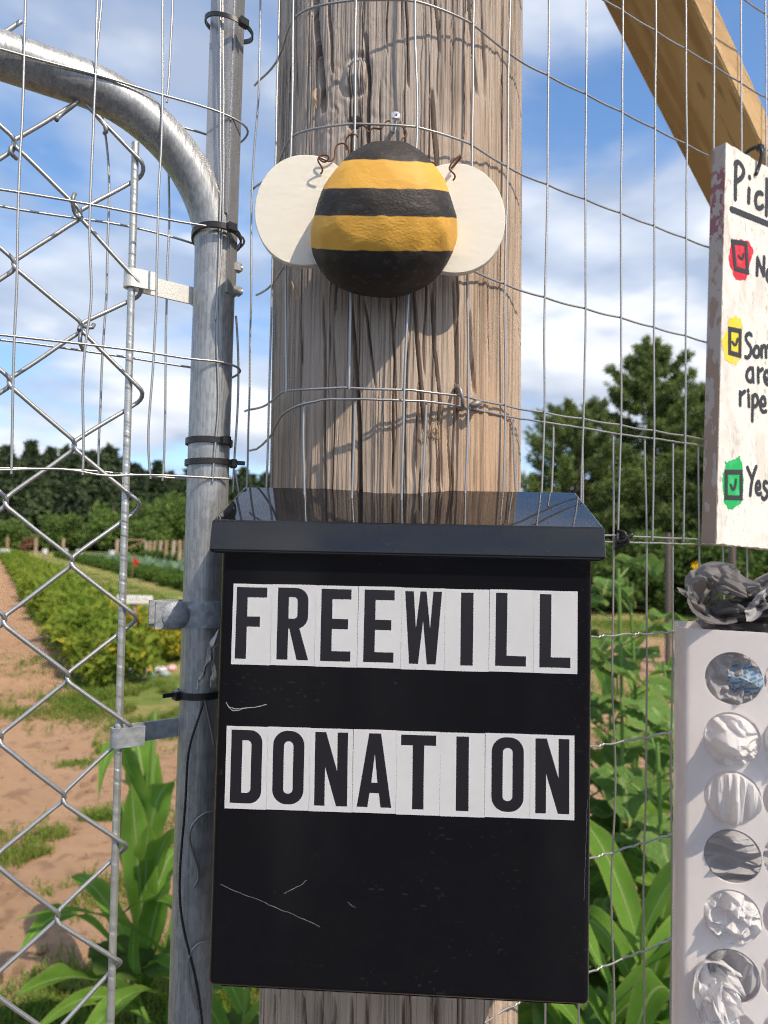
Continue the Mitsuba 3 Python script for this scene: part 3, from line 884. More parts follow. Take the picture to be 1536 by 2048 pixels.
def scratch(pts, w, lab):
    c = np.array([bw(*(lambda q: (q[0], -.0001, q[1]))(bp(x, y))) for x, y in pts])
    n = len(c)
    line = np.array([np.interp(np.linspace(0, n - 1, 40), range(n), c[:, k]) for k in range(3)]).T
    line = wobble(line, .0006, int(pts[0][0]), 300, (BX, UP))
    rad = .36 * w * (.35 + .65 * meshkit.noise(line * 500, 3))
    put(box, 'scratch', tube(line, rad, 4), SCRATCH, smooth=False, label=lab)


scratch([(440, 1768), (470, 1782), (505, 1795), (545, 1812), (590, 1830), (640, 1853)], .00030, 'long hairline scratch at the lower left')
scratch([(569, 1786), (585, 1778), (602, 1770), (613, 1760)], .00042, 'short curved scratch low on the front')
scratch([(453, 1405), (457, 1414), (470, 1418), (490, 1416), (515, 1413), (534, 1408)], .0011, 'chipped white scrape below the first letters')
scratch([(455, 1412), (466, 1421), (484, 1419)], .0009, 'chipped white scrape below the first letters')
scratch([(506, 1795), (506, 1796)], .0002, 'tiny nick') if False else None
for k, pts in enumerate([[(695, 1803), (702, 1812), (712, 1815)], [(1175, 1600), (1172, 1680), (1168, 1800)], [(790, 1365), (793, 1368)]]):
    scratch(pts, .00022, 'faint hairline scratch')

# torn scraps caught between pipe and box
TORN = bsdf('torn_plastic', principled((.50, .48, .45), .4), True)
tp = thing('torn_plastic', 'torn pale plastic scrap stuck between the gate pipe and the black box', 'scrap')
for pts in ([(436, 1258), (425, 1290), (413, 1330), (404, 1365), (390, 1378), (398, 1352), (410, 1312), (420, 1285)], [(434, 1285), (430, 1320), (432, 1355), (436, 1375), (420, 1377), (416, 1370), (424, 1350), (422, 1325), (426, 1300)]):
    q = np.array([fence_pt(x, y, GATE_MID + .030) for x, y in pts])
    pl = Polygon(np.stack([q @ FD, q[:, 2]], -1)).buffer(0)
    m = extrude(pl, .0004)
    m = m.subdivide_to_size(.004)
    v = np.asarray(m.vertices)
    cr = (meshkit.fbm(np.stack([v[:, 0] * 140, v[:, 1] * 140, v[:, 2] * 0], -1), 2, 5) - .5) * .016
    m.vertices = FD * v[:, :1] + UP * v[:, 1:2] + FN * (v[:, 2:] + cr[:, None] + GATE_MID + .030)
    put(tp, 'scrap', m, TORN, smooth=40)

# ------------------------------------------------------------------ the diagonal timber beyond the fence
def lumber_color(p, n, uv):
    u = p.x * FD[0] + p.y * FD[1]
    t = u * .72 - p.z * .47
    w = p.x * FN[0] + p.y * FN[1]
    s = u * .55 + p.z * .83 + 0 * t
    ring = fbm(s * 26 + 2.5 * fbm(t * 2.5, s * 6, w * 14, 2), w * 60, t * 1.3, 3)
    c = mix((.56, .37, .17), (.40, .24, .10), smooth_(.38, .62, ring))
    c = mix(c, (.30, .17, .07), smooth_(.66, .76, fbm(s * 130, w * 170, t * 5, 3)) * .6)
    return mix(c, mi.Color3f(c.x * .55, c.y * .52, c.z * .55), smooth_(.5, .8, fbm(t * 5, s * 9, 4.0, 3)) * .4)


LUMBER = bsdf('treated_lumber', bumped(principled(mikit.proc(lumber_color), .6), lambda p, n, uv: fbm((p.x * FD[0] + p.z) * 190, p.z * 20, p.y * 190, 3), .0015))
BR_OFF = float(np.dot(at_y(1387, 2, .80), FN))
q0, q1 = on_plane(1387, 0, FN * BR_OFF, FN), on_plane(1534, 312, FN * BR_OFF, FN)
_d = (q1 - q0) / np.linalg.norm(q1 - q0)
_wd = np.cross(FN, _d); _wd /= np.linalg.norm(_wd)
if np.dot(_wd, FD) < 0: _wd = -_wd
_c0 = q0 - _d * .75
_tb = cbox(0, 1.75, 0, .041, -.096, 0, .0022)
br = thing('timber_brace', 'diagonal yellow pine timber brace above the white sign, behind the fence wires', 'timber brace')
put(br, 'plank', moved(_tb, frame(_c0, _d, _wd, FN)), LUMBER, smooth=False)

# ------------------------------------------------------------------ the ripeness sign
def board_color(p, n, uv):
    u = p.x * FD[0] + p.y * FD[1]
    white = mix((.80, .78, .74), (.66, .63, .58), smooth_(.45, .8, fbm(u * 60, p.z * 24, 2.0, 4)))
    worn = smooth_(.72, .78, fbm(u * 330, p.z * 95, 5.0, 4))
    return mix(white, (.45, .33, .22), worn * .6)


def board_edge(p, n, uv):
    w = p.x * FN[0] + p.y * FN[1]
    paint = smooth_(.55, .60, fbm(w * 150, p.z * 60, 5.0, 4) + smooth_(1.56, 1.75, p.z) * .22 - .06)
    c = mix((.37, .28, .23), (.48, .44, .43), paint)
    red = smooth_(.46, .50, fbm(w * 260, p.z * 170, 9.0, 3)) * smooth_(1.835, 1.845, p.z) * smooth_(1.925, 1.915, p.z)
    return mix(c, (.30, .10, .14), red * .85)


BOARD = bsdf('rough_white_board', bumped(principled(mikit.proc(board_color), .75), lambda p, n, uv: fbm(p.x * 500, p.z * 130, p.y * 500, 3), .0022))
BEDGE = bsdf('board_edge_wood', principled(mikit.proc(board_edge), .8))
SIGN_OFF = -.470 + .0165 + .004
sign = thing('hand_painted_sign', 'white board with hand painted red, yellow and green check boxes hung on the fence', 'sign')


def sp(px, py):
    q = on_plane(px, py, FN * SIGN_OFF, FN)
    return float(np.dot(q, FD)), float(q[2])


sc_ = [sp(1452, 285), sp(1536, 323), sp(1432, 1086), sp(1536, 1094)]
_tl = math.atan2(sc_[0][0] - sc_[2][0], sc_[0][1] - sc_[2][1])      # the board hangs a little crooked
_sw = .40
sr, su = np.array([math.cos(_tl), -math.sin(_tl)]), np.array([math.sin(_tl), math.cos(_tl)])
_h = (sc_[0][1] - sc_[2][1]) / math.cos(_tl)
SM = frame(FD * sc_[2][0] + UP * sc_[2][1] + FN * SIGN_OFF, FD * sr[0] + UP * sr[1], FD * su[0] + UP * su[1], FN)


def rough_board():
    rng = np.random.default_rng(3)
    xs = np.linspace(0, _sw, 80)
    bot = [(x, rng.uniform(-.0012, .0006)) for x in xs]
    top = [(x, _h + rng.uniform(-.0005, .0008)) for x in xs[::-1]]
    ys = np.linspace(0, _h, 60)
    rgt = [(_sw, y) for y in ys[1:-1]]
    lft = [(rng.uniform(-.0004, .0004) + (.0015 * rng.random() if y < .05 else 0), y) for y in ys[::-1][1:-1]]
    return Polygon(bot + rgt + top + lft)


_bd = rough_board()
put(sign, 'board', moved(extrude(_bd, .0165), SM @ frame([0, 0, -.0165], [1, 0, 0], [0, 1, 0], [0, 0, 1])), BOARD, smooth=False)
# bare wood of the sawn left edge, as thin as its paint is thick
_edge = LineString([(x, y) for x, y in zip([-.0006] * 40, np.linspace(0, _h, 40))]).buffer(.0004, cap_style='flat')
put(sign, 'left_edge', moved(extrude(_edge, .0165), SM @ frame([0, 0, -.0166], [1, 0, 0], [0, 1, 0], [0, 0, 1])), BEDGE, smooth=False, label='bare sawn left edge with a smear of red paint')


def s2(px, py):
    """a mark on the board front: (across, up) in the board's own plane"""
    a, z = sp(px, py)
    v = np.array([a - sc_[2][0], z - sc_[2][1]])
    return float(v @ sr), float(v @ su)


def z7(pts): return [(1000 + x / 2.866, y / 2.866) for x, y in pts]
def z8(pts): return [(1000 + x / 2.866, 550 + y / 2.866) for x, y in pts]


def brush(lines, w):
    out = []
    for i, l in enumerate(lines):
        q = np.array([s2(x, y) for x, y in l])
        if len(q) > 2: q = curve(np.c_[q, np.zeros(len(q))], .002)[:, :2]
        out.append(LineString(q).buffer(w / 2, quad_segs=5))
    return unary_union(out)


def marks(name, poly, mat, h, lab=None):
    put(sign, name, moved(extrude(poly.simplify(.0001), .0004), SM @ frame([0, 0, h], [1, 0, 0], [0, 1, 0], [0, 0, 1])), mat, smooth=False, label=lab)


SIGNINK = bsdf('sign_black_paint', principled((.030, .032, .036), .55))
RED = bsdf('sign_red_paint', principled(mikit.proc(lambda p, n, uv: mix((.62, .012, .03), (.70, .09, .10), smooth_(.5, .8, fbm(p.x * 190, p.y * 190, p.z * 90, 3)))), .5))
YELLOW = bsdf('sign_yellow_paint', principled(mikit.proc(lambda p, n, uv: mix((.80, .64, .02), (.78, .62, .16), smooth_(.5, .8, fbm(p.x * 190, p.y * 190, p.z * 90, 3)))), .5))
GREEN = bsdf('sign_green_paint', principled(mikit.proc(lambda p, n, uv: mix((.01, .42, .10), (.05, .50, .20), smooth_(.5, .8, fbm(p.x * 190, p.y * 190, p.z * 90, 3)))), .5))


def splash(pts, seed):
    q = np.array([s2(x, y) for x, y in pts])
    c = q.mean(0)
    rng = np.random.default_rng(seed)
    out = []
    for a, b in zip(q, np.roll(q, -1, 0)):
        for t in np.linspace(0, 1, 5)[:-1]:
            e = a + (b - a) * t
            out.append(c + (e - c) * (1 + rng.normal(0, .04)))
    return Polygon(out).buffer(.0004)


marks('red_patch', splash(z7([(1325, 1400), (1375, 1375), (1420, 1385), (1452, 1440), (1430, 1500), (1420, 1560), (1395, 1615), (1350, 1600), (1325, 1540), (1308, 1470)]), 1), RED, 0.0, 'rough patch of red paint')
marks('yellow_patch', splash(z8([(1310, 250), (1345, 240), (1378, 255), (1385, 330), (1380, 470), (1350, 512), (1300, 495), (1278, 440), (1270, 380), (1305, 310)]), 2), YELLOW, 0.0, 'rough patch of yellow paint')
marks('green_patch', splash(z8([(1290, 1075), (1330, 1060), (1360, 1045), (1385, 1075), (1392, 1180), (1385, 1290), (1330, 1345), (1285, 1310), (1278, 1230), (1272, 1150), (1292, 1110)]), 3), GREEN, 0.0, 'rough patch of green paint')
W1 = .0058
marks('painted_word', brush([z7([(1350, 940), (1347, 1040), (1346, 1140)]), z7([(1345, 942), (1380, 945), (1394, 980), (1380, 1020), (1352, 1042)]), z7([(1425, 1085), (1422, 1160)]), z7([(1428, 1016), (1428, 1020)]),
                             z7([(1500, 1112), (1478, 1106), (1462, 1145), (1470, 1188), (1486, 1194), (1503, 1182)]), z7([(1527, 1030), (1526, 1130), (1524, 1232)]), z7([(1590, 1110), (1532, 1175)]), z7([(1545, 1165), (1600, 1275)])], W1), SIGNINK, .0001, 'the word Pick in grey black brush letters')
marks('underline', brush([z7([(1325, 1200), (1380, 1222), (1450, 1250), (1536, 1285), (1640, 1330)])], .0072), SIGNINK, .0001)
marks('painted_word', brush([z7([(1470, 1575), (1474, 1480)]), z7([(1474, 1480), (1508, 1578)]), z7([(1508, 1578), (1512, 1475)]), z7([(1545, 1545), (1528, 1565), (1530, 1605), (1550, 1620), (1565, 1590), (1545, 1545)])], .0052), SIGNINK, .0001, 'the word No')
marks('painted_word', brush([z8([(1438, 345), (1418, 338), (1406, 360), (1418, 390), (1436, 420), (1430, 460), (1405, 470)]), z8([(1475, 412), (1455, 425), (1452, 458), (1470, 470), (1484, 445), (1475, 412)]),
                             z8([(1497, 470), (1497, 410)]), z8([(1497, 425), (1512, 405), (1522, 470)]), z8([(1522, 425), (1537, 405), (1545, 475)]), z8([(1565, 445), (1590, 440), (1580, 415), (1562, 440), (1570, 475), (1592, 478)])], .0048), SIGNINK, .0001, 'the word Some')
marks('painted_word', brush([z8([(1446, 540), (1420, 545), (1412, 590), (1428, 610), (1446, 585)]), z8([(1446, 535), (1449, 612)]), z8([(1477, 535), (1478, 615)]), z8([(1478, 555), (1502, 540)]), z8([(1515, 585), (1540, 580), (1530, 550), (1512, 580), (1520, 618), (1545, 618)])], .0048), SIGNINK, .0001, 'the word are')
marks('painted_word', brush([z8([(1374, 672), (1374, 745)]), z8([(1375, 690), (1400, 668)]), z8([(1422, 690), (1424, 752)]), z8([(1420, 662), (1420, 665)]), z8([(1446, 695), (1443, 835)]), z8([(1446, 705), (1470, 695), (1476, 725), (1462, 752), (1445, 750)]), z8([(1492, 735), (1518, 728), (1510, 700), (1490, 730), (1496, 775), (1522, 780)])], .0048), SIGNINK, .0001, 'the word ripe')
marks('painted_word', brush([z8([(1416, 1105), (1440, 1165)]), z8([(1466, 1100), (1445, 1165), (1432, 1262)]), z8([(1468, 1218), (1488, 1210), (1480, 1185), (1466, 1205), (1470, 1250), (1492, 1252)]), z8([(1528, 1190), (1510, 1195), (1512, 1220), (1530, 1245), (1520, 1280), (1500, 1275)])], .0048), SIGNINK, .0001, 'the word Yes')
for q in (z7([(1330, 1385), (1405, 1398), (1415, 1560), (1345, 1540)]), z8([(1312, 310), (1372, 322), (1370, 462), (1312, 445)]), z8([(1292, 1130), (1378, 1130), (1378, 1278), (1292, 1275)])):
    sq = np.array([s2(*p) for p in q])
    marks('check_box', Polygon(sq).exterior.buffer(.0026, join_style='mitre'), SIGNINK, .0005)
for q in (z7([(1365, 1468), (1378, 1485), (1392, 1458)]), z8([(1328, 385), (1340, 402), (1356, 368)]), z8([(1318, 1205), (1330, 1228), (1348, 1175)])):
    marks('check_mark', brush([q], .0034), SIGNINK, .0005)

sz_ = thing('zip_tie', 'black nylon tie looped over the top of the white sign', 'zip tie', 'black nylon ties')
_p = [s2(1513, 312), s2(1512, 335), s2(1508, 350)]
_sl = [SM @ np.array([x, y, z, 1]) for x, y, z in ((_p[0][0] + .006, _p[0][1] + .004, -.022), (_p[0][0] + .002, _p[0][1] + .012, -.012), (_p[0][0], _p[0][1] + .0075, .004), (_p[1][0], _p[1][1], .003), (_p[2][0], _p[2][1], .002))]
put(sz_, 'strap', tube(curve([q[:3] for q in _sl], .003), .0021, 8), ZIP, smooth=True)
put(sz_, 'head', moved(cbox(-.0035, .0035, -.004, .004, -.003, .003, .0008), frame(_sl[2][:3], SM[:3, 0], SM[:3, 1], SM[:3, 2])), ZIP)

# ------------------------------------------------------------------ the bag holder and its bags
_dy = math.radians(18)
_dt = math.radians(.4)
DR = np.array([math.cos(_dy), -math.sin(_dy), 0])
DF = np.array([-math.sin(_dy), -math.cos(_dy), 0])              # towards the viewer
DO = at_y(1361, 1256, .655)
DXX, DZZ = DR * math.cos(_dt) - UP * math.sin(_dt), UP * math.cos(_dt) + DR * math.sin(_dt)
DM = frame(DO, DXX, -DF, DZZ)                                    # x across, y back, z up


def dpx(px, py, back=0.0):
    q = on_plane(px, py, DO - DF * back, DF) - DO
    return float(q @ DXX), float(q @ DZZ)


HOLES = [(1467, 1357), (1464, 1477), (1465, 1595), (1465.5, 1713), (1465, 1834), (1462, 1953), (1462, 2072), (1462, 2190)]
HOLES2 = [(x + 121, y + 8) for x, y in HOLES]
_hr = 51.5 * .645 / FPX
PLASTIC = bsdf('translucent_white_plastic', {'type': 'principledthin', 'base_color': {'type': 'rgb', 'value': [.93, .90, .90]}, 'roughness': .34, 'diff_trans': .6, 'spec_trans': 0.0, 'eta': 1.45})
holder = thing('bag_holder', 'white plastic bag holder with a column of round holes, stuffed with carrier bags', 'bag holder')


def holder_mesh():
    dw, dd, dh, t, r = .150, .075, .47, .0022, .009
    o = m3.CrossSection.square([dw - 2 * r, dd - 2 * r]).translate([r, r]).offset(r, m3.JoinType.Round, 2.0, 48)
    i = m3.CrossSection.square([dw - 2 * r, dd - 2 * r]).translate([r, r]).offset(r - t, m3.JoinType.Round, 2.0, 48)
    s = m3.Manifold.extrude(o - i, dh).translate([0, 0, -dh])
    for x, y in HOLES + HOLES2:
        u, v = dpx(x, y)
        if -dh + .03 < v:
            s = s - m3.Manifold.cylinder(.03, _hr, _hr, 72).rotate([90, 0, 0]).translate([u, .015, v])
    return moved(tri(s), DM)


put(holder, 'body', holder_mesh(), PLASTIC, smooth=35)
BAGS = bsdf('white_bag_film', {'type': 'principledthin', 'base_color': {'type': 'rgb', 'value': [.86, .86, .88]}, 'roughness': .15, 'diff_trans': .8, 'spec_trans': .0, 'eta': 1.5})
GREYBAG = bsdf('grey_bag_film', {'type': 'principledthin', 'base_color': {'type': 'rgb', 'value': [.52, .52, .54]}, 'roughness': .25, 'diff_trans': .8, 'spec_trans': .0, 'eta': 1.5})
DARKBAG = bsdf('dark_bag_film', {'type': 'principledthin', 'base_color': {'type': 'rgb', 'value': [.33, .32, .325]}, 'roughness': .10, 'diff_trans': 1.1, 'spec_trans': 0.0, 'eta': 1.5})
LABELBAG = bsdf('blue_print_film', {'type': 'principledthin', 'base_color': mikit.proc(lambda p, n, uv: mix((.46, .54, .60), (.16, .30, .48), smooth_(.40, .50, noise(p.x * 900 + p.z * 420, 1.0, dr.floor(p.z * 330 - p.x * 150))) * smooth_(.30, .45, dr.abs((p.z * 330 - p.x * 150) - dr.floor(p.z * 330 - p.x * 150) - .5) * -1 + .75))), 'roughness': .25, 'diff_trans': .5, 'spec_trans': 0.0, 'eta': 1.5})


def crease(p, f, seed, octv=3):
    """sharp folds: ridges of noise"""
    out = 0
    for k in range(octv):
        n = meshkit.noise(p * f * 1.9 ** k + k * 7.3, seed + k)
        out = out + (1 - np.abs(2 * n - 1)) ** 1.6 / 1.8 ** k
    return out / 1.9


def crumple(x, y, seed, lo=.006, hi=.030, n=9):
    """folded film: sharp straight creases in many directions; metres in, height out"""
    rng = np.random.default_rng(seed)
    p = np.stack([x, y, np.full_like(x, seed * 1.7)], -1)
    wx, wy = ((meshkit.fbm(p * 55 + k * 9.1, 2, seed + k) - .5) * .012 for k in (0, 1))
    out = 0
    for k in range(n):
        a, lam = rng.uniform(0, PI), lo * (hi / lo) ** rng.uniform()
        u = ((x + wx) * math.cos(a) + (y + wy) * math.sin(a)) / lam + rng.uniform()
        m = meshkit.noise(p * 60 + 31.0 * k, seed + 50 + k)
        out = out + np.abs(u % 1 - .5) * lam * np.clip(m * 2.2 - .6, 0, 1)
    return out * .85


def sheet(V):
    n, m = V.shape[:2]
    i, j = np.meshgrid(np.arange(n - 1), np.arange(m - 1), indexing='ij')
    q = np.stack([i * m + j, i * m + j + 1, (i + 1) * m + j + 1, (i + 1) * m + j], -1).reshape(-1, 4)
    return trimesh.Trimesh(V.reshape(-1, 3), np.vstack([q[:, [0, 1, 2]], q[:, [0, 2, 3]]]), process=False)


def bag_patch(px, py, bulge, sink, seed, stretch=(1, 1), amp=1.0, tilt=(0, 0), grow=1.0):
    """the part of a bag that shows in a hole: bulge out of it, or sink behind it"""
    u0, v0 = dpx(px, py)
    R = _hr * grow
    g = np.linspace(-1, 1, 130)
    X, Y = np.meshgrid(g, g)
    k = np.maximum(np.abs(X), np.abs(Y)) / np.maximum(np.hypot(X, Y), 1e-9)    # square to disc
    x, y = X * k, Y * k
    r2 = np.clip(x * x + y * y, 0, 1)
    c = crumple(x * R * stretch[0], y * R * stretch[1], seed)
    c = c - np.median(c)
    lim = 1 if sink > .002 else np.sqrt(np.clip(1.02 - r2, 0, 1)) + .12
    h = bulge * np.sqrt(np.clip(1.02 - r2, 0, 1)) - sink + amp * c * lim + tilt[0] * x * R + tilt[1] * y * R
    h = np.where(np.hypot(x, y) * grow > .95, np.minimum(h, -.0032), h)
    return moved(sheet(np.stack([u0 + x * R, -h, v0 + y * R], -1)), DM)


def bag(label, mesh, mat, group=None):
    return solo('carrier_bag', mesh, mat, label, 'plastic bag', group, smooth=True)


bag('grey bag deep in the top hole of the holder, under the blue printed one', bag_patch(1467, 1357, .002, .012, 3, (1, .7), 1.3, (0, -.2), 1.25), GREYBAG)
bag('bag with a blue printed panel in the top hole of the holder', bag_patch(1492, 1362, .003, .004, 9, (.7, .7), .8, (.25, -.1), .62), LABELBAG)
bag('white bag bulging out of the second hole from the top', bag_patch(1462, 1479, .013, .001, 12, (.8, 1.1), 1.25, (0, -.1)), BAGS)
bag('white bag with fine upright pleats in the third hole from the top', bag_patch(1465, 1596, .011, .001, 15, (1.7, .25), .9, (.05, .1)), BAGS)
bag('grey bag with slanting folds, sunk in the fourth hole from the top', bag_patch(1465, 1713, .003, .0075, 18, (.35, 1.7), 1.4, (0, .15), 1.3), GREYBAG)
bag('white bag crumpled in the fifth hole from the top', bag_patch(1465, 1835, .008, .002, 24, (1, 1), 1.5, (.05, -.05), 1.02), BAGS)
bag('pale grey bag sunk in the sixth hole from the top', bag_patch(1462, 1953, .004, .006, 27, (1, .5), 1.1, (.1, 0), 1.25), GREYBAG)
bag('white bag in the hole at the right edge of the picture', bag_patch(1587, 1485, .014, .001, 31, (1, 1), 1.2), BAGS)


def film(pts, w, seed, curl=1.1, amp=1.4, spin=0.0, thick=.020):
    """a sheet of thin film gathered along a line: a curled strip with open, uneven edges"""
    c = curve(pts, .0016)
    n, m = len(c), 56
    t = np.gradient(c, axis=0); t /= np.linalg.norm(t, axis=1, keepdims=True)
    a = np.cross(t, DF); a /= np.linalg.norm(a, axis=1, keepdims=True)
    b = np.cross(a, t)
    L = np.concatenate([[0], np.cumsum(np.linalg.norm(np.diff(c, axis=0), axis=1))])[:, None]
    v = np.linspace(-1, 1, m)[None]
    z0 = np.zeros_like(L * v)
    wid = w * (.55 + .7 * meshkit.noise(np.stack([L[:, 0] * 45 + seed, L[:, 0] * 0, L[:, 0] * 0], -1), seed))[:, None] * np.clip(np.minimum(L, L[-1] - L) / .02, .35, 1)
    edge = 1 + .25 * (meshkit.fbm(np.stack([L * 120 + z0, np.sign(v) + z0, z0 + seed], -1), 2, seed) - .5) * np.abs(v)
    ph = v * curl * PI + spin + (meshkit.noise(np.stack([L * 22 + z0, z0, z0 + seed], -1), seed + 3) - .5) * 2.6
    fold = crumple(L + z0, v * wid + z0, seed + 7, .007, .034, 10)
    rad = thick * (.6 + .6 * meshkit.noise(np.stack([L * 30 + z0, v * 1.5 + z0, z0 + seed], -1), seed + 9))
    ya = v * wid * edge * .5 + rad * .55 * np.cos(ph)
    yb = rad * np.sin(ph) + amp * (fold - fold.mean())
    return sheet(c[:, None] + a[:, None] * ya[..., None] + b[:, None] * yb[..., None])


_u, _vv = dpx(1442, 2040)
_pb = [DM @ np.array([_u + dx, -y, _vv + dz, 1]) for dx, y, dz in ((.010, -.004, .040), (-.010, .010, .036), (-.004, .020, .012), (.000, .022, -.015), (.004, .014, -.050))]
bag('bright white bag pulled out of the holder at the bottom of the picture', cat(film([q[:3] for q in _pb], .027, 91, .7, 1.6, .3, .010), film([q[:3] + DF * .004 for q in _pb], .022, 95, .6, 1.8, 1.6, .009)), BAGS)
for lab, sd, mat, strips in (
        ('dark grey plastic bag arching highest over the bag holder', 61, DARKBAG, (([(1398, 1212, .690), (1400, 1180, .684), (1424, 1158, .678), (1462, 1164, .672), (1496, 1178, .672), (1536, 1166, .676), (1640, 1180, .69)], .034, .020),
                                                                                   ([(1392, 1218, .696), (1408, 1186, .690), (1440, 1172, .686), (1490, 1186, .684), (1560, 1172, .688), (1640, 1190, .69)], .030, .016))),
        ('dark grey plastic bag sagging just above the top edge of the bag holder', 67, DARKBAG, (([(1380, 1184, .680), (1398, 1208, .672), (1432, 1222, .666), (1476, 1214, .664), (1516, 1200, .662), (1630, 1214, .668)], .030, .016),
                                                                                                ([(1388, 1200, .684), (1420, 1232, .674), (1470, 1226, .672), (1540, 1212, .670), (1630, 1226, .672)], .034, .017))),
        ('dark grey plastic bag stuffed into the mouth of the bag holder', 73, DARKBAG, (([(1405, 1256, .696), (1436, 1246, .690), (1475, 1250, .684), (1520, 1242, .684), (1630, 1256, .68)], .040, .018), ([(1398, 1244, .704), (1450, 1236, .700), (1520, 1232, .698), (1630, 1244, .70)], .040, .018))),
        ('pale grey plastic bag gathered at the right over the bag holder', 79, GREYBAG, (([(1492, 1226, .655), (1512, 1214, .650), (1530, 1196, .646), (1560, 1204, .646), (1600, 1230, .65)], .030, .013),))):
    bag(lab, cat([film([at_y(*q) for q in pts], w * .62, sd + i * 3, .62, 1.8, i * 1.3, th * .42) for i, (pts, w, th) in enumerate(strips)]), mat)
bag('dark flap of plastic bag pointing left past the edge of the holder', film([at_y(*q) for q in ((1363, 1180, .676), (1374, 1186, .672), (1386, 1204, .676), (1396, 1226, .684))], .016, 88, .4, 1.0, .4, .006), DARKBAG)

# ------------------------------------------------------------------ the ground
ROW = np.array([-math.sin(math.radians(29)), math.cos(math.radians(29)), 0])     # the crop rows run this way
ACR = np.array([ROW[1], -ROW[0], 0])                                             # across the rows, to the right


def row_pt(q, t, z=0.0):
    return ACR * q + ROW * t + UP * z


def ground_h(x, y):
    p = np.stack([x, y, np.zeros_like(x)], -1)
    h = (meshkit.fbm(p * .9, 3, 3) - .5) * .10 + (meshkit.fbm(p * 5, 3, 7) - .5) * .045
    q = x * ACR[0] + y * ACR[1]
    return h * np.clip(1.3 - np.hypot(x, y) / 40, .0, 1) - .035 * np.exp(-((q - .22) / .45) ** 2)


_gx = np.r_[-900, -400, -200, -100, -60, np.arange(-40, -9, 1.0), np.arange(-9, 6, .055), np.arange(6, 30, 1.0), 40, 80, 160, 400, 900]
_gy = np.r_[-300, -80, -20, np.arange(-6, 1, .5), np.arange(1, 13, .055), np.arange(13, 60, 1.0), 80, 120, 200, 400, 1200]
GX, GY = np.meshgrid(_gx, _gy)
_gv = np.stack([GX, GY, ground_h(GX, GY)], -1).reshape(-1, 3)
ny, nx = GX.shape
i, j = np.meshgrid(np.arange(ny - 1), np.arange(nx - 1), indexing='ij')
_gq = np.stack([i * nx + j, i * nx + j + 1, (i + 1) * nx + j + 1, (i + 1) * nx + j], -1).reshape(-1, 4)


def ground_color(p, n, uv):
    q = p.x * ACR[0] + p.y * ACR[1]
    t = p.x * ROW[0] + p.y * ROW[1]
    soil = mix((.345, .225, .145), (.26, .162, .10), fbm(p.x * 2.2, p.y * 2.2, 1.0, 4))
    soil = mix(soil, (.17, .105, .068), smooth_(.55, .8, fbm(p.x * 14, p.y * 14, 2.0, 3)) * .7)
    grass = mix((.12, .155, .04), (.26, .22, .09), smooth_(.35, .75, fbm(p.x * 1.3, p.y * 1.3, 4.0, 4)))
    grass = mix(grass, (.07, .10, .025), smooth_(.5, .75, fbm(p.x * 9, p.y * 9, 6.0, 3)) * .6)
    e = (fbm(p.x * 1.1, p.y * 1.1, 8.0, 4) - .5) * 1.3
    path = smooth_(-.42, -.12, q + e * .35) * smooth_(.98, .76, q + e * .25)
    yard = smooth_(7.0, 4.6, t + e * 1.6) * smooth_(-.9, -.3, q + e * .5)
    bed = smooth_(1.2, 2.2, p.x - p.y * .10 + e) * smooth_(12.5, 11.0, p.y + e * 2)
    left = smooth_(.1, -.6, q + e * .8)
    s = dr.maximum(dr.maximum(path, yard), bed)
    s = dr.maximum(s, smooth_(.55, .70, fbm(p.x * .8, p.y * .8, 12.0, 4)) * .5 * (1 - smooth_(30, 50, p.y)))
    c = mix(grass, soil, s)
    return mix(c, mix((.060, .060, .064), (.095, .090, .088), fbm(p.x * 6, p.y * 6, 3.0, 4)), smooth_(.75, .35, p.y))   # made-up dark ground on the unseen near side, darkens the box reflection


GROUND = bsdf('ground_material', bumped(principled(mikit.proc(ground_color), .95, specular=.1), lambda p, n, uv: fbm(p.x * 28, p.y * 28, p.z * 28, 5), .03, 2e-3))
struct('ground', trimesh.Trimesh(_gv, np.vstack([_gq[:, [0, 1, 2]], _gq[:, [0, 2, 3]]]), process=False), GROUND, 'reddish soil path, yard and grassy strips of the garden', smooth=True)


def gz(x, y):
    return float(ground_h(np.array([x]), np.array([y]))[0])


# ------------------------------------------------------------------ leaves
def leafy(name, c1, c2, trans=.9, rough=.5, f=1.0, sat=None):
    fn = lambda p, n, uv: mix(c1, c2, smooth_(.3, .7, fbm(p.x * 3.1 * f, p.y * 3.1 * f, p.z * 3.1 * f, 3)))
    return bsdf(name, {'type': 'principledthin', 'base_color': mikit.proc(fn), 'roughness': rough, 'diff_trans': trans, 'spec_trans': 0.0, 'eta': 1.35})




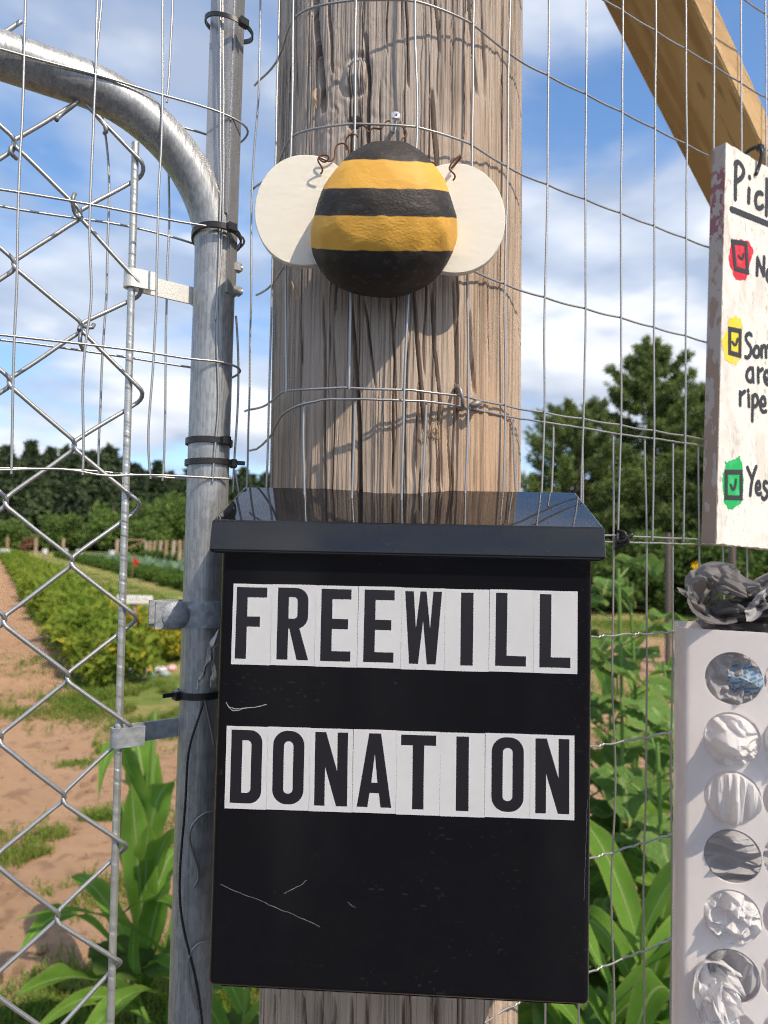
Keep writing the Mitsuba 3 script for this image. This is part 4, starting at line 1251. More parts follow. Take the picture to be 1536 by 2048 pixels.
def veined(name, c1, c2, lines, trans, rough):
    """leaves with a pale midrib, side veins and dry tips; uv runs across and along the leaf"""
    def fn(p, n, uv):
        c = mix(c1, c2, smooth_(.3, .7, fbm(p.x * 7, p.y * 7, p.z * 7, 3)))
        d = dr.abs(uv.x - .5)
        v = noise(uv.x * lines, uv.y * 1.5, 2.0) if lines > 20 else smooth_(.80, .97, 1 - dr.abs((uv.y * lines - d * lines * .9) - dr.floor(uv.y * lines - d * lines * .9) - .5) * 2)
        c = mix(c, c * 1.35, v * .55)
        c = mix(c, mi.Color3f(.34, .44, .20), smooth_(.055, .02, d) * .75)
        dry = smooth_(.90, 1.0, uv.y + (fbm(p.x * 60, p.y * 60, p.z * 60, 3) - .5) * .25) + smooth_(.40, .50, d + (fbm(p.x * 90, p.y * 90, p.z * 90, 3) - .5) * .16) * .5
        return mix(c, mi.Color3f(.36, .30, .13), dr.clip(dry, 0, 1) * .65)
    return bsdf(name, {'type': 'principledthin', 'base_color': mikit.proc(fn), 'roughness': rough, 'diff_trans': trans, 'spec_trans': 0.0, 'eta': 1.4})


CORN = veined('corn_leaf', (.115, .24, .036), (.165, .32, .055), 46.0, .85, .36)
SUNF = veined('broad_leaf', (.115, .22, .058), (.17, .295, .088), 7.0, .65, .42)
BUSH = leafy('bush_leaf', (.17, .26, .04), (.28, .35, .055), .8, .5, .9)
BUSHY = leafy('yellowed_leaf', (.50, .44, .05), (.60, .50, .07), .8, .5, 1.5)
DARKROW = leafy('dark_row_leaf', (.08, .15, .035), (.13, .21, .045), .7, .5, .6)
CABB = leafy('cabbage_leaf', (.20, .30, .20), (.16, .26, .14), .5, .5, .6)
GRASS = leafy('grass_blade', (.14, .23, .04), (.24, .28, .07), .7, .6, 1.4)
PINE = leafy('pine_needles', (.150, .210, .080), (.215, .285, .095), .5, .6, .55)
FORL = leafy('forest_leaf', (.060, .092, .058), (.092, .132, .066), .5, .6, .09)  # bluish tint puts the distance haze into the leaf colour
LIGHTL = leafy('light_tree_leaf', (.11, .18, .050), (.16, .24, .065), .6, .6, .25)
SHRUB = leafy('shrub_leaf', (.075, .130, .038), (.13, .20, .055), .6, .6, .8)
BARK = bsdf('bark', principled(mikit.proc(lambda p, n, uv: mix((.14, .10, .075), (.07, .05, .04), fbm(p.x * 30, p.y * 30, p.z * 5, 3))), .9))
STALK = bsdf('green_stalk', principled((.13, .24, .05), .55))
FENCEWOOD = bsdf('old_fence_wood', principled(mikit.proc(lambda p, n, uv: mix((.40, .33, .26), (.30, .19, .11), smooth_(.3, .7, fbm(p.x * 1.5, p.y * 1.5, p.z * .8, 3)))), .9))


def tris(c, size, rng, flat=None, aspect=.55, jitter=.35):
    """one four cornered leaf at every point, as two triangles folded on the midrib"""
    n = len(c)
    d = rng.normal(size=(n, 3)); d /= np.linalg.norm(d, axis=1, keepdims=True)
    if flat is not None: d = d * (1 - flat[1]) + np.asarray(flat[0]) * flat[1]; d /= np.linalg.norm(d, axis=1, keepdims=True)
    a = np.cross(d, rng.normal(size=(n, 3))); a /= np.linalg.norm(a, axis=1, keepdims=True)
    s = (size * (1 + jitter * rng.normal(size=n)).clip(.35, 2))[:, None]
    tip, w = c + d * s, a * s * aspect * .5
    mid = c + d * s * .45
    v = np.stack([c, mid + w, tip, mid - w], 1).reshape(-1, 3)
    k = np.arange(n)[:, None] * 4
    return trimesh.Trimesh(v, np.vstack([k + [0, 1, 2], k + [0, 2, 3]]), process=False)


def blob_points(n, rng, r, center, clumps=14, tight=.33):
    """points gathered in clumps over an uneven ball"""
    cc = rng.normal(size=(clumps, 3)); cc /= np.linalg.norm(cc, axis=1, keepdims=True)
    cc *= (rng.uniform(.35, .95, clumps))[:, None]
    k = rng.integers(0, clumps, n)
    p = rng.normal(size=(n, 3)); p /= np.linalg.norm(p, axis=1, keepdims=True)
    p *= (rng.uniform(0, 1, n) ** .4)[:, None] * tight
    return np.asarray(center) + (cc[k] + p) * np.asarray(r)


# ------------------------------------------------------------------ far wood, one mass; nearer trees one by one
def broad_tree(rng, h, r, n, leaf):
    pts = [blob_points(n // 2, rng, (r, r, h * .34), (0, 0, h * .60), 26, .36), blob_points(n // 2, rng, (r * .9, r * .9, h * .3), (0, 0, h * .36), 22, .4)]
    return tris(np.vstack(pts), leaf, rng, ((0, 0, -.4), .25), .75)


def conifer(rng, h, r, n, leaf):
    t = rng.uniform(0, 1, n) ** .8
    z = h * (.06 + .94 * t)
    lay = .72 + .28 * np.sin(z * 5.5 + rng.uniform(0, 1, n))
    rr = r * (1 - t) ** .62 * lay * np.sqrt(rng.uniform(.12, 1, n))
    az = rng.uniform(0, 2 * PI, n)
    az = az + .35 * np.sin(az * 7 + z * 2.2)
    return tris(np.stack([rr * np.cos(az), rr * np.sin(az), z], -1), leaf, rng, ((0, 0, .1), .3), .5)


_rw = np.random.default_rng(77)
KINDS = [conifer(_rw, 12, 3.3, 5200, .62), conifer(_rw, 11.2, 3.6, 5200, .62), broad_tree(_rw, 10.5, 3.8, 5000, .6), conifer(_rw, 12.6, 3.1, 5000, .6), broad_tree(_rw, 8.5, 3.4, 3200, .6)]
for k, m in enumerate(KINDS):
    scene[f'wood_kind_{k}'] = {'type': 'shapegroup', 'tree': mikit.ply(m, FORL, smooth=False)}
_n = 0
for dist, step in ((104, 1.7), (109, 1.8), (115, 2.0), (122, 2.0), (130, 2.2), (138, 2.4)):
    for x in np.arange(-170, 80, step):
        y = dist + _rw.normal(0, 1.6) + .12 * (x + 40)
        if x > -14 and x < 60 and dist > 112: continue
        s = _rw.uniform(.96, 1.10) * (1.22 if x < -42 else 1.02) * (1 if dist > 106 else .86)
        _n += 1
        scene[f'wood__{_n:03d}'] = {'type': 'instance', 'g': {'type': 'ref', 'id': f'wood_kind_{int(_rw.choice(5, p=[.27, .22, .14, .25, .12]))}'},
                                    'to_world': mi.ScalarTransform4f().translate([float(x), float(y), -.3]).rotate([0, 0, 1], float(_rw.uniform(0, 360))).scale([float(s * _rw.uniform(.9, 1.2)), float(s), float(s)])}
labels['wood'] = {'kind': 'stuff', 'label': 'dark mixed wood standing along the far side of the field', 'category': 'wood'}


def tree(label, px, py_base, y, h, r, n, leaf, mat, seed, kind=broad_tree, group=None, name='tree'):
    rng = np.random.default_rng(seed)
    b = at_y(px, py_base, y); b[2] = 0
    k = thing(name, label, 'tree' if name == 'tree' else name.split('_')[-1], group)
    m = kind(rng, h, r, n, leaf)
    m.apply_translation(b)
    put(k, 'crown', m, mat, smooth=False)
    put(k, 'trunk', tube(curve([b + [0, 0, -.1], b + [rng.normal(0, .02) * h, 0, h * .4], b + [rng.normal(0, .02) * h, 0, h * .8]], .3), np.linspace(h * .020, h * .006, len(curve([b + [0, 0, -.1], b + [0, 0, h * .4], b + [0, 0, h * .8]], .3)))[0] if False else h * .014, 8), BARK)
    return k


for a in (('rounded light green tree before the dark wood, at the left edge of the picture', 12, 1100, 84, 4.6, 3.0, 4200, .34, 501), ('light green tree before the wood, seen just left of the gate rod', 225, 1100, 88, 7.2, 3.4, 5200, .36, 502),
          ('light green tree before the wood, between the gate rod and the gate pipe', 330, 1100, 86, 8.4, 4.0, 6000, .38, 503), ('pale round tree low before the wood, right of the gate rod', 292, 1100, 80, 4.4, 2.8, 4000, .32, 504),
          ('tall light green tree before the wood, hard against the gate pipe', 392, 1100, 92, 9.2, 4.0, 5600, .38, 505), ('bushy green tree whose top shows between gate pipe and pole', 512, 1100, 88, 8.2, 4.4, 5600, .38, 506),
          ('mid green tree before the wood, left of the chain link knots', 120, 1100, 92, 5.4, 3.3, 4600, .36, 507)):
    tree(a[0], a[1], a[2], a[3], a[4], a[5], a[6], a[7], LIGHTL, a[8])


def white_pine(label, px, y, h, r, seed, n_br=75, name='pine_tree', skew=0):
    rng = np.random.default_rng(seed)
    b = at_y(px, 1200, y); b[2] = 0
    k = thing(name, label, 'pine tree')
    put(k, 'trunk', tube([b, b + [0, 0, h * .5], b + [skew * .5, 0, h * .97]], .5 * h * .028, 10), BARK)
    wood, C, D = [], [], []
    for i in range(n_br):
        t = (i + rng.uniform(0, 1)) / n_br
        z = h * (.05 + .93 * t)
        L = r * (1 - t) ** .62 * rng.uniform(.6, 1.12) * (.55 + .45 * min(1, t * 6)) + .25
        az = i * 2.399 + rng.normal(0, .3)
        dxy = np.array([math.cos(az), math.sin(az), 0])
        up = .10 + .55 * t + rng.normal(0, .08)
        p0 = b + UP * z + np.array([skew * t * .5, 0, 0])
        p1, p2 = p0 + dxy * L * .55 + UP * L * up * .35, p0 + dxy * L + UP * L * up
        br_ = curve([p0, p1, p2], .12)
        wood.append(tube(br_, np.linspace(.035, .008, len(br_)) * (h / 7), 5))
        m = int(26 + L * 34)
        s = rng.uniform(.22, 1, m) ** .8
        c = p0 + (p2 - p0) * s[:, None] + UP * (-.12 * L * np.sin(s * PI))[:, None]
        side = np.cross(dxy, UP)
        c += side * (rng.normal(0, .17, m) * L * (1.15 - s * .75))[:, None] + UP * rng.normal(.02, .06, m)[:, None] + dxy * rng.normal(0, .05, m)[:, None]
        C.append(c); D.append(np.tile(dxy * .8 + UP * .7, (m, 1)))
    put(k, 'branches', cat(wood), BARK, kind='stuff')
    C, D = np.vstack(C), np.vstack(D)
    reps = 14
    c = np.repeat(C, reps, 0) + rng.normal(0, .035, (len(C) * reps, 3))
    dd = np.repeat(D, reps, 0) * .55 + rng.normal(0, .55, (len(c), 3))
    dd /= np.linalg.norm(dd, axis=1, keepdims=True)
    a = np.cross(dd, rng.normal(size=c.shape)); a /= np.linalg.norm(a, axis=1, keepdims=True)
    s = rng.uniform(.09, .19, (len(c), 1)) * (h / 7) ** .5
    v = np.stack([c - a * s * .14, c + a * s * .14, c + dd * s], 1).reshape(-1, 3)
    put(k, 'needles', trimesh.Trimesh(v, np.arange(len(v)).reshape(-1, 3), process=False), PINE, smooth=False, kind='stuff')
    return k


white_pine('tallest bushy pine rising between the pole and the white sign', 1300, 20.5, 7.5, 2.9, 601, 92)
white_pine('lower dense pine just right of the pole, left of the tallest pine', 1150, 19.5, 5.5, 2.6, 602, 70)
white_pine('pine standing behind the left edge of the white sign', 1405, 21.5, 6.6, 2.4, 603, 62)
white_pine('pine mostly hidden behind the white sign', 1500, 19.5, 5.2, 2.4, 604, 46)
white_pine('dark pine far right behind the bag holder', 1640, 21, 7.0, 2.6, 605, 40)
for i, (px, y, h, r, lab) in enumerate(((1075, 18.6, 2.6, 1.5, 'dark green shrub against the pole under the lower pine'), (1178, 17.9, 2.0, 1.3, 'dark green shrub seen just above the box lid corner'), (1262, 17.6, 1.9, 1.25, 'dark green shrub behind the sunflower leaves'),
                                        (1345, 17.8, 2.2, 1.4, 'bushy green shrub left of the dark post'), (1425, 17.2, 1.8, 1.2, 'green shrub with a yellow flower beside it, below the sign'), (1500, 17.6, 2.3, 1.4, 'green shrub under the white sign, above the dark bags'),
                                        (1590, 17.5, 2.2, 1.4, 'green shrub at the right edge of the picture'), (980, 18.4, 2.4, 1.5, 'green shrub hidden mostly behind the pole'))):
    tree(lab, px, 1215, y, h, r, 5200, .115, SHRUB, 620 + i, broad_tree, None, 'shrub')

for lab, px, y, h, w in (('dark upright post beyond the broad leaves, left of the white sign', 1335, 9.0, 1.75, .075), ('dark upright post under the white sign', 1464, 9.0, 1.75, .085)):
    b = at_y(px, 1300, y); b[2] = 0
    k = thing('fence_post', lab, 'post')
    DPOST = scene.get('dark_post_wood') and 'dark_post_wood' or bsdf('dark_post_wood', principled((.11, .095, .085), .85))
    put(k, 'post', tube(curve([b + [0, 0, -.2], b + [.01, 0, h * .5], b + [0, 0, h]], .1), w / 2 * 1.0, 12), DPOST)
    put(k, 'cap', tube([b + [0, 0, h], b + [0, 0, h + .012]], w / 2 * .92, 12), DPOST)

# a yellow flower by the shrubs
_f = at_y(1391, 1130, 6.6)
fl = thing('yellow_flower', 'single yellow flower head in the greenery left of the dark bags', 'flower')
YEL = bsdf('yellow_petal', {'type': 'principledthin', 'base_color': {'type': 'rgb', 'value': [.80, .52, .02]}, 'roughness': .5, 'diff_trans': .8, 'spec_trans': 0.0, 'eta': 1.35})
_rf = np.random.default_rng(9)
for i in range(9):
    t = 2 * PI * i / 9
    d = np.array([math.cos(t), -.3, math.sin(t)])
    put(fl, 'petal', tris(np.array([_f]), .055, _rf, (d, 1.0), .5, 0), YEL, smooth=False)
put(fl, 'stem', tube(curve([_f * [1, 1, 0], _f * [1, 1, .5] + [.02, 0, 0], _f], .05), .005, 6), STALK)

# ------------------------------------------------------------------ crop rows
def bush_mesh(rng, r, h, n, leaf):
    p = blob_points(n, rng, (r, r, h * .5), (0, 0, h * .52), 20, .42)
    return tris(p, leaf, rng, ((0, 0, -.2), .35), .42)


_rb = np.random.default_rng(41)
_protos = [bush_mesh(_rb, .46, .80, 1500, .125) for _ in range(4)]
for k, m in enumerate(_protos):
    scene[f'bush_kind_{k}'] = {'type': 'shapegroup', 'plant': mikit.ply(m, BUSH, smooth=False)}
    scene[f'dark_bush_kind_{k}'] = {'type': 'shapegroup', 'plant': mikit.ply(m, DARKROW, smooth=False)}
NEAR = []
t0 = float(on_ground(250, 1395) @ ROW)
for i in range(7):
    for side in (0, 1):
        NEAR.append((1.16 + .50 * side + _rb.normal(0, .05), t0 + .75 + i * .62 + 2.4 * side + _rb.normal(0, .06), i, side))
_ps = on_ground(300, 1345)
_qs, _ts = float(_ps @ ACR), float(_ps @ ROW)
NEAR += [(_qs + .42, _ts + .95, 9, 2), (_qs - .25, _ts + 1.7, 9, 2), (_qs + .95, _ts + .9, 9, 2)]
for q, t, i, side in NEAR:
    yel = (i == 9) or (i, side) in ((0, 1),)
    ordn = ('nearest', 'second nearest', 'third nearest', 'fourth nearest', 'fifth nearest', 'sixth nearest', 'seventh nearest')
    lab = f"leafy green crop plant, {ordn[i]} on the {('path', 'inner')[side]} side of the left row" if i < 9 else ('yellowing crop plant right of the small white sign, nearest to it', 'yellowing crop plant behind the small white sign', 'yellowing crop plant right of the stake, half behind the gate pipe')[NEAR.index((q, t, i, side)) - 14]
    k = thing('crop_plant', lab, 'crop plant', 'crop plants at the near end of the left row')
    m = bush_mesh(_rb, .37 if i < 9 else .34, .66 if i < 9 else .60, 1900, .095)
    base = row_pt(q, t)
    base[2] = gz(base[0], base[1])
    m.apply_translation(base)
    n4 = len(m.faces) // 2
    ysel = (_rb.random(n4) < (.42 if yel else .07)) & (np.asarray(m.vertices)[::4, 2] < base[2] + (.75 if yel else .45))
    fs = np.repeat(ysel, 1)
    F = np.asarray(m.faces)
    first = F[:, 0] // 4
    put(k, 'foliage', trimesh.Trimesh(m.vertices, F[~fs[first]], process=False), BUSH, smooth=False)
    if fs.any():
        put(k, 'yellow_leaf', trimesh.Trimesh(m.vertices, F[fs[first]], process=False), BUSHY, smooth=False, kind='stuff', label='yellowed leaves low on the plant')
    put(k, 'stem', tube([base - UP * .02, base + UP * .5], .009, 6), STALK)


def row(name, label, q0, width, ta, tb, step, kind, sc, seed):
    rng = np.random.default_rng(seed)
    n = 0
    for t in np.arange(ta, tb, step):
        for q in np.arange(q0, q0 + width, .55):
            n += 1
            s = sc * rng.uniform(.8, 1.15)
            b = row_pt(q + rng.normal(0, .10), t + rng.normal(0, .15))
            scene[f'{name}__{n:03d}'] = {'type': 'instance', 'g': {'type': 'ref', 'id': f'{kind}_{rng.integers(0, 4)}'},
                                         'to_world': mi.ScalarTransform4f().translate([float(b[0]), float(b[1]), gz(b[0], b[1]) - .02]).rotate([0, 0, 1], float(rng.uniform(0, 360))).scale(float(s))}
    labels[name] = {'kind': 'stuff', 'label': label, 'category': 'crop row'}


row('left_crop_row', 'bushy light green crop row running from the gate to the far left', 1.18, .9, t0 + 5.2, 76, .62, 'bush_kind', .78, 1)
row('second_crop_row', 'lower dark green crop row beyond the grassy strip', 5.6, 1.0, 12.5, 74, .62, 'dark_bush_kind', .62, 2)
row('third_crop_row', 'third green crop row far to the right of the others', 13.5, 1.6, 30, 74, .70, 'dark_bush_kind', .95, 3)
_rc = np.random.default_rng(55)
_cab = []
for t in np.arange(20, 72, .75):
    for q in np.arange(7.0, 11.0, .8):
        b = row_pt(q + _rc.normal(0, .1), t + _rc.normal(0, .1))
        m = tris(np.tile(b + UP * .04, (16, 1)), .34, _rc, ((0, 0, 1), .35), .9)
        _cab.append(m)
solo('cabbage_patch', cat(_cab), CABB, 'blue green cabbages in low rows past the second crop row', 'cabbages', None, 'stuff', smooth=False)

# ------------------------------------------------------------------ small things out in the field
WHITEP = bsdf('weathered_white', principled((.72, .71, .70), .6))
ss = thing('stake_sign', 'small white board on a thin wooden stake at the near end of the crop row', 'sign')
_sb0 = on_ground(268, 1336)
_y = _sb0[1]
STAKE = bsdf('stake_wood', principled((.34, .22, .14), .85))
put(ss, 'stake', tube([at_y(266, 1340, _y) , at_y(270, 1200, _y)], .022, 8), STAKE)
_c0, _c1 = at_y(235, 1190, _y - .03), at_y(305, 1208, _y - .03)
put(ss, 'board', cbox(_c0[0], _c1[0], _y - .045, _y - .022, _c1[2], _c0[2], .003), WHITEP, smooth=False)
for i, x in enumerate((245, 262, 275, 290)):
    c = at_y(x, 1199, _y - .046)
    put(ss, 'pencil_mark', cbox(c[0] - .022, c[0] + .022, _y - .0462, _y - .0448, c[2] - .004, c[2] + .004, .0003), FENCEWOOD, smooth=False)
_rs2 = np.random.default_rng(31)
for i, (px, py, col, lab) in enumerate(((264, 1347, (.62, .60, .62), 'pale grey painted stone, leftmost of the little pile by the stake'), (284, 1341, (.70, .38, .36), 'pink painted stone right beside the foot of the stake'), (302, 1345, (.72, .36, .32), 'salmon painted stone in the middle of the little pile'),
                                        (284, 1355, (.72, .58, .46), 'cream painted stone lying nearest in the little pile'), (325, 1340, (.55, .52, .60), 'lavender painted stone right of the salmon one'), (343, 1336, (.72, .42, .40), 'pink painted stone at the right end of the little pile'),
                                        (303, 1352, (.20, .30, .28), 'dark green painted stone in front of the salmon one'), (330, 1350, (.28, .36, .34), 'grey green painted stone low at the right of the pile'), (314, 1338, (.40, .45, .55), 'blue grey painted stone behind the salmon one'))):
    g = on_ground(px, py + 5)
    m = trimesh.creation.icosphere(subdivisions=3, radius=1)
    m.vertices = m.vertices * [.058, .05, .042]
    m = lump(m, .012, 14, i)
    m.apply_translation(g + UP * (.030 + gz(g[0], g[1])))
    solo('painted_stone', m, bsdf(f'stone_paint_{i}', principled(col, .55)), lab, 'stone', smooth=True)

_fg = on_ground(276, 1150)
fg = thing('marker_flag', 'small red marker flag on a wire stake in the field behind the gate rod', 'flag')
_fy = 26.0
_f0, _f1, _f2 = at_y(266, 1113, _fy), at_y(279, 1126, _fy), at_y(267, 1133, _fy)
REDF = bsdf('red_flag', {'type': 'principledthin', 'base_color': {'type': 'rgb', 'value': [.75, .05, .05]}, 'roughness': .5, 'diff_trans': .8, 'spec_trans': 0.0, 'eta': 1.35})
put(fg, 'cloth', extrude(Polygon([(_f0[0], _f0[2]), (_f1[0], _f1[2]), (_f2[0], _f2[2])]), .004).apply_transform(frame([0, _fy, 0], [1, 0, 0], [0, 0, 1], [0, -1, 0])), REDF, smooth=False)
put(fg, 'stake', tube([_f0 * [1, 1, 0] , _f0 + UP * .03], .008, 6), STAKE)

for lab, px, y, r in (('big white tub at the left edge of the picture, far down the field', 10, 52, .36), ('white tub far down the field, between two fence posts', 90, 60, .24), ('white tub beside the second far post, behind a chain link knot', 131, 62, .20),
                      ('white tub farthest from the path, right of the chain link knot', 158, 60, .26), ('white tub before the timber bracing of the far fence', 224, 58, .26)):
    c = at_y(px, 1102, y)
    m = trimesh.creation.revolve(np.array([(0, 0), (r * .8, 0), (r * .95, .35), (r * 1.02, .37), (r * 1.02, .42), (r * .9, .42), (r * .86, .30), (0, .28)]) * [1, 1.0], sections=20)
    m.apply_translation([c[0], c[1], .38])
    k = thing('tub', lab, 'tub')
    put(k, 'shell', m, WHITEP, smooth=40)
    put(k, 'stand', cbox(c[0] - r * .6, c[0] + r * .6, y - r * .6, y + r * .6, -.05, .378, .02), FENCEWOOD)

_posts = [(14, 72, 1.72), (71, 73, 1.75), (126, 74, 1.72), (233, 70, 1.75), (292, 72, 1.62), (299, 70, 1.64), (309, 67, 1.66), (321, 64, 1.70), (332, 61, 1.72), (347, 58, 1.72), (359, 55, 1.74), (371, 52, 1.78), (390, 48, 1.8)]
NAMES = ['at the left edge of the picture', 'second from the left', 'third from the left, behind a chain link knot', 'carrying the timber brace', 'first of the close set line right of the gate rod', 'second of the close set line right of the gate rod', 'third of the close set line right of the gate rod', 'fourth of the close set line right of the gate rod',
         'fifth of the close set line right of the gate rod', 'sixth of the close set line right of the gate rod', 'seventh of the close set line right of the gate rod', 'tallest of the close set line, beside the gate pipe', 'hidden just behind the gate pipe']
for (px, y, h), nm in zip(_posts, NAMES):
    b = at_y(px, 1100, y); b[2] = 0
    rng = np.random.default_rng(px)
    solo('field_post', tube(curve([b - UP * .2, b + [rng.normal(0, .03), 0, h * .5], b + [rng.normal(0, .03), 0, h]], .2), .15, 10), FENCEWOOD, f'far wooden fence post {nm}', 'fence post')
fb = thing('fence_brace', 'timber rail and diagonal of the far fence, seen either side of the gate rod', 'fence brace')
_a, _b = at_y(236, 1080, 70), at_y(290, 1080, 71)
put(fb, 'rail', tube([_a, _b], .07, 6), STAKE)
put(fb, 'diagonal', tube([at_y(240, 1103, 70.2), at_y(290, 1082, 71)], .06, 6), STAKE)
_b = at_y(57, 1100, 74); _b[2] = 0
k = thing('brown_shrub', 'reddish brown withered shrub at the far fence, near the left edge', 'shrub')
put(k, 'crown', tris(blob_points(2200, np.random.default_rng(3), (.85, .85, .7), (_b[0], _b[1], .95), 12), .16, np.random.default_rng(4)), bsdf('withered_leaf', principled((.20, .10, .06), .8), True), smooth=False)
put(k, 'stem', tube([_b, _b + UP * .8], .04, 6), BARK)

# ------------------------------------------------------------------ grass tufts on the bare soil
def blades(rng, pts, h, w=.0032):
    pts = np.repeat(pts, 2, 0) + np.c_[rng.normal(0, .012, (2 * len(pts), 2)), np.zeros(2 * len(pts))]
    h, n = h * .62, len(pts)
    az = rng.uniform(0, 2 * PI, n)
    lean = np.stack([np.cos(az), np.sin(az), np.zeros(n)], -1) * (rng.uniform(.15, .9, n) * h)[:, None]
    side = np.stack([-np.sin(az), np.cos(az), np.zeros(n)], -1) * w
    hh = (h * rng.uniform(.5, 1.2, n))[:, None]
    mid, tip = pts + lean * .4 + UP * hh * .62, pts + lean + UP * hh * .9
    v = np.stack([pts - side, pts + side, mid + side * .7, mid - side * .7, tip], 1).reshape(-1, 3)
    k = np.arange(n)[:, None] * 5
    return trimesh.Trimesh(v, np.vstack([k + [0, 1, 2], k + [0, 2, 3], k + [3, 2, 4]]), process=False)


_rg = np.random.default_rng(88)
_gr = []
for px, py, rx, ry, n, h in ((165, 1700, .52, .22, 2600, .085), (205, 1650, .30, .20, 1300, .09), (250, 1420, 1.0, .45, 3200, .12), (330, 1390, 1.0, .45, 3200, .13), (200, 1395, .7, .3, 1400, .11), (375, 1420, .9, .5, 2400, .14), (340, 1470, .5, .25, 700, .10),
                             (165, 1520, .18, .14, 240, .06), (170, 1492, .2, .1, 200, .06), (40, 1330, .8, .8, 900, .09), (10, 1420, .6, .4, 500, .08), (100, 2020, .30, .16, 700, .07), (250, 1960, .35, .25, 1300, .10), (330, 1980, .35, .25, 1300, .10), (400, 1990, .4, .3, 1500, .12),
                             (190, 1780, .3, .15, 500, .07), (1250, 1255, 3.5, 1.6, 5200, .17), (1420, 1262, 3, 1.6, 3000, .17), (1300, 1390, 1.2, .5, 900, .12), (1250, 1480, .8, .5, 700, .12), (1300, 1850, .4, .4, 600, .1), (1270, 2000, .4, .3, 900, .1)):
    c = on_ground(px, py)
    p = c + np.c_[_rg.normal(0, rx * .55, n), _rg.normal(0, ry * .55, n), np.zeros(n)]
    keep = meshkit.fbm(p * 3.5, 3, 4) > .42
    p = p[keep]
    p[:, 2] = ground_h(p[:, 0], p[:, 1]) - .004
    _gr.append(blades(_rg, p, h))
for q0, q1, ta, tb, n, h in ((2.5, 4.4, 9, 45, 9000, .13), (-2.6, -.35, 7, 34, 6000, .10), (5.9, 7.0, 12, 60, 5000, .15), (-.25, .05, 5, 30, 1500, .07), (.75, 1.1, 5.5, 40, 2200, .10)):
    qq, tt = _rg.uniform(q0, q1, n), ta + (tb - ta) * _rg.uniform(0, 1, n) ** 1.7
    p = ACR * qq[:, None] + ROW * tt[:, None]
    p = p[meshkit.fbm(p * 1.6, 3, 6) > .45]
    p[:, 2] = ground_h(p[:, 0], p[:, 1]) - .005
    _gr.append(blades(_rg, p, h, .007))
solo('grass', cat(_gr), GRASS, 'green grass growing in tufts and strips on the reddish soil', 'grass', None, 'stuff', smooth=False)

# clods, pebbles and dry bits on the bare soil
_cl, _rk = [], np.random.default_rng(14)
_ico = trimesh.creation.icosphere(subdivisions=1, radius=1)
for _ in range(2600):
    y = 1.6 + 11 * _rk.uniform() ** 1.6
    x = _rk.uniform(-.62 * y - .3, .75 * y + .5)
    q = x * ACR[0] + y * ACR[1]
    if not (-.6 < q < 1.1 or y < 5.5 or x > 1): continue
    r = .004 + .020 * _rk.uniform() ** 4
    v = _ico.vertices * (r * _rk.uniform(.6, 1.3, 3)) * (1 + .25 * _rk.normal(size=(len(_ico.vertices), 1))) + [x, y, gz(x, y) + r * .25]
    _cl.append(trimesh.Trimesh(v, _ico.faces, process=False))
CLOD = bsdf('soil_clod', principled(mikit.proc(lambda p, n, uv: mix((.30, .19, .115), (.20, .125, .08), noise(p.x * 9, p.y * 9, 1.0))), .95))
solo('soil_clods', cat(_cl), CLOD, 'clods and pebbles scattered over the bare reddish soil', 'clods', None, 'stuff', smooth=False)

# ------------------------------------------------------------------ maize and broad leaved plants just beyond the fence
def blade_leaf(p0, p1, p2, w, seed, twist=0.0, n=30, m=7, fold=.30):
    """a maize leaf: a strap along a bent midrib, its sides folded up and its margins waved"""
    rng = np.random.default_rng(seed)
    p0, p1, p2 = (np.asarray(p, float) for p in (p0, p1, p2))
    t = np.linspace(0, 1, n)[:, None]
    c = (1 - t) ** 2 * p0 + 2 * t * (1 - t) * p1 + t * t * p2
    tan = np.gradient(c, axis=0); tan /= np.linalg.norm(tan, axis=1, keepdims=True)
    s = np.cross(tan, UP); ln = np.linalg.norm(s, axis=1, keepdims=True)
    s = s / np.maximum(ln, .05)
    for k in range(1, n):
        if s[k] @ s[k - 1] < 0: s[k] = -s[k]
    up = np.cross(s, tan)
    a = twist * t + .25 * np.sin(t * 5 + rng.uniform(0, 6))
    s, up = s * np.cos(a) + up * np.sin(a), up * np.cos(a) - s * np.sin(a)
    wid = w * np.clip(np.sin(PI * np.clip(t * .93 + .10, 0, 1)) ** .62, .0, 1) * (1 - t ** 5)
    j = np.linspace(-1, 1, m)[None, :, None]
    ph = rng.uniform(0, 6, 2)
    wave = (.16 * np.sin(t * 19 + ph[0])[:, None] * (j > 0) + .16 * np.sin(t * 17 + ph[1])[:, None] * (j < 0)) * j ** 2 * np.minimum(t * 4, 1)[:, None]
    v = c[:, None] + s[:, None] * j * wid[:, None] * .5 + up[:, None] * ((np.abs(j) ** 1.4 * fold + wave) * wid[:, None] * .5)
    i, jj = np.meshgrid(np.arange(n - 1), np.arange(m - 1), indexing='ij')
    q = np.stack([i * m + jj, i * m + jj + 1, (i + 1) * m + jj + 1, (i + 1) * m + jj], -1).reshape(-1, 4)
    U, V = np.meshgrid(np.linspace(0, 1, m), np.linspace(0, 1, n))
    return trimesh.Trimesh(v.reshape(-1, 3), np.vstack([q[:, [0, 1, 2]], q[:, [0, 2, 3]]]), process=False, metadata={'uv': np.stack([U, V], -1).reshape(-1, 2)})


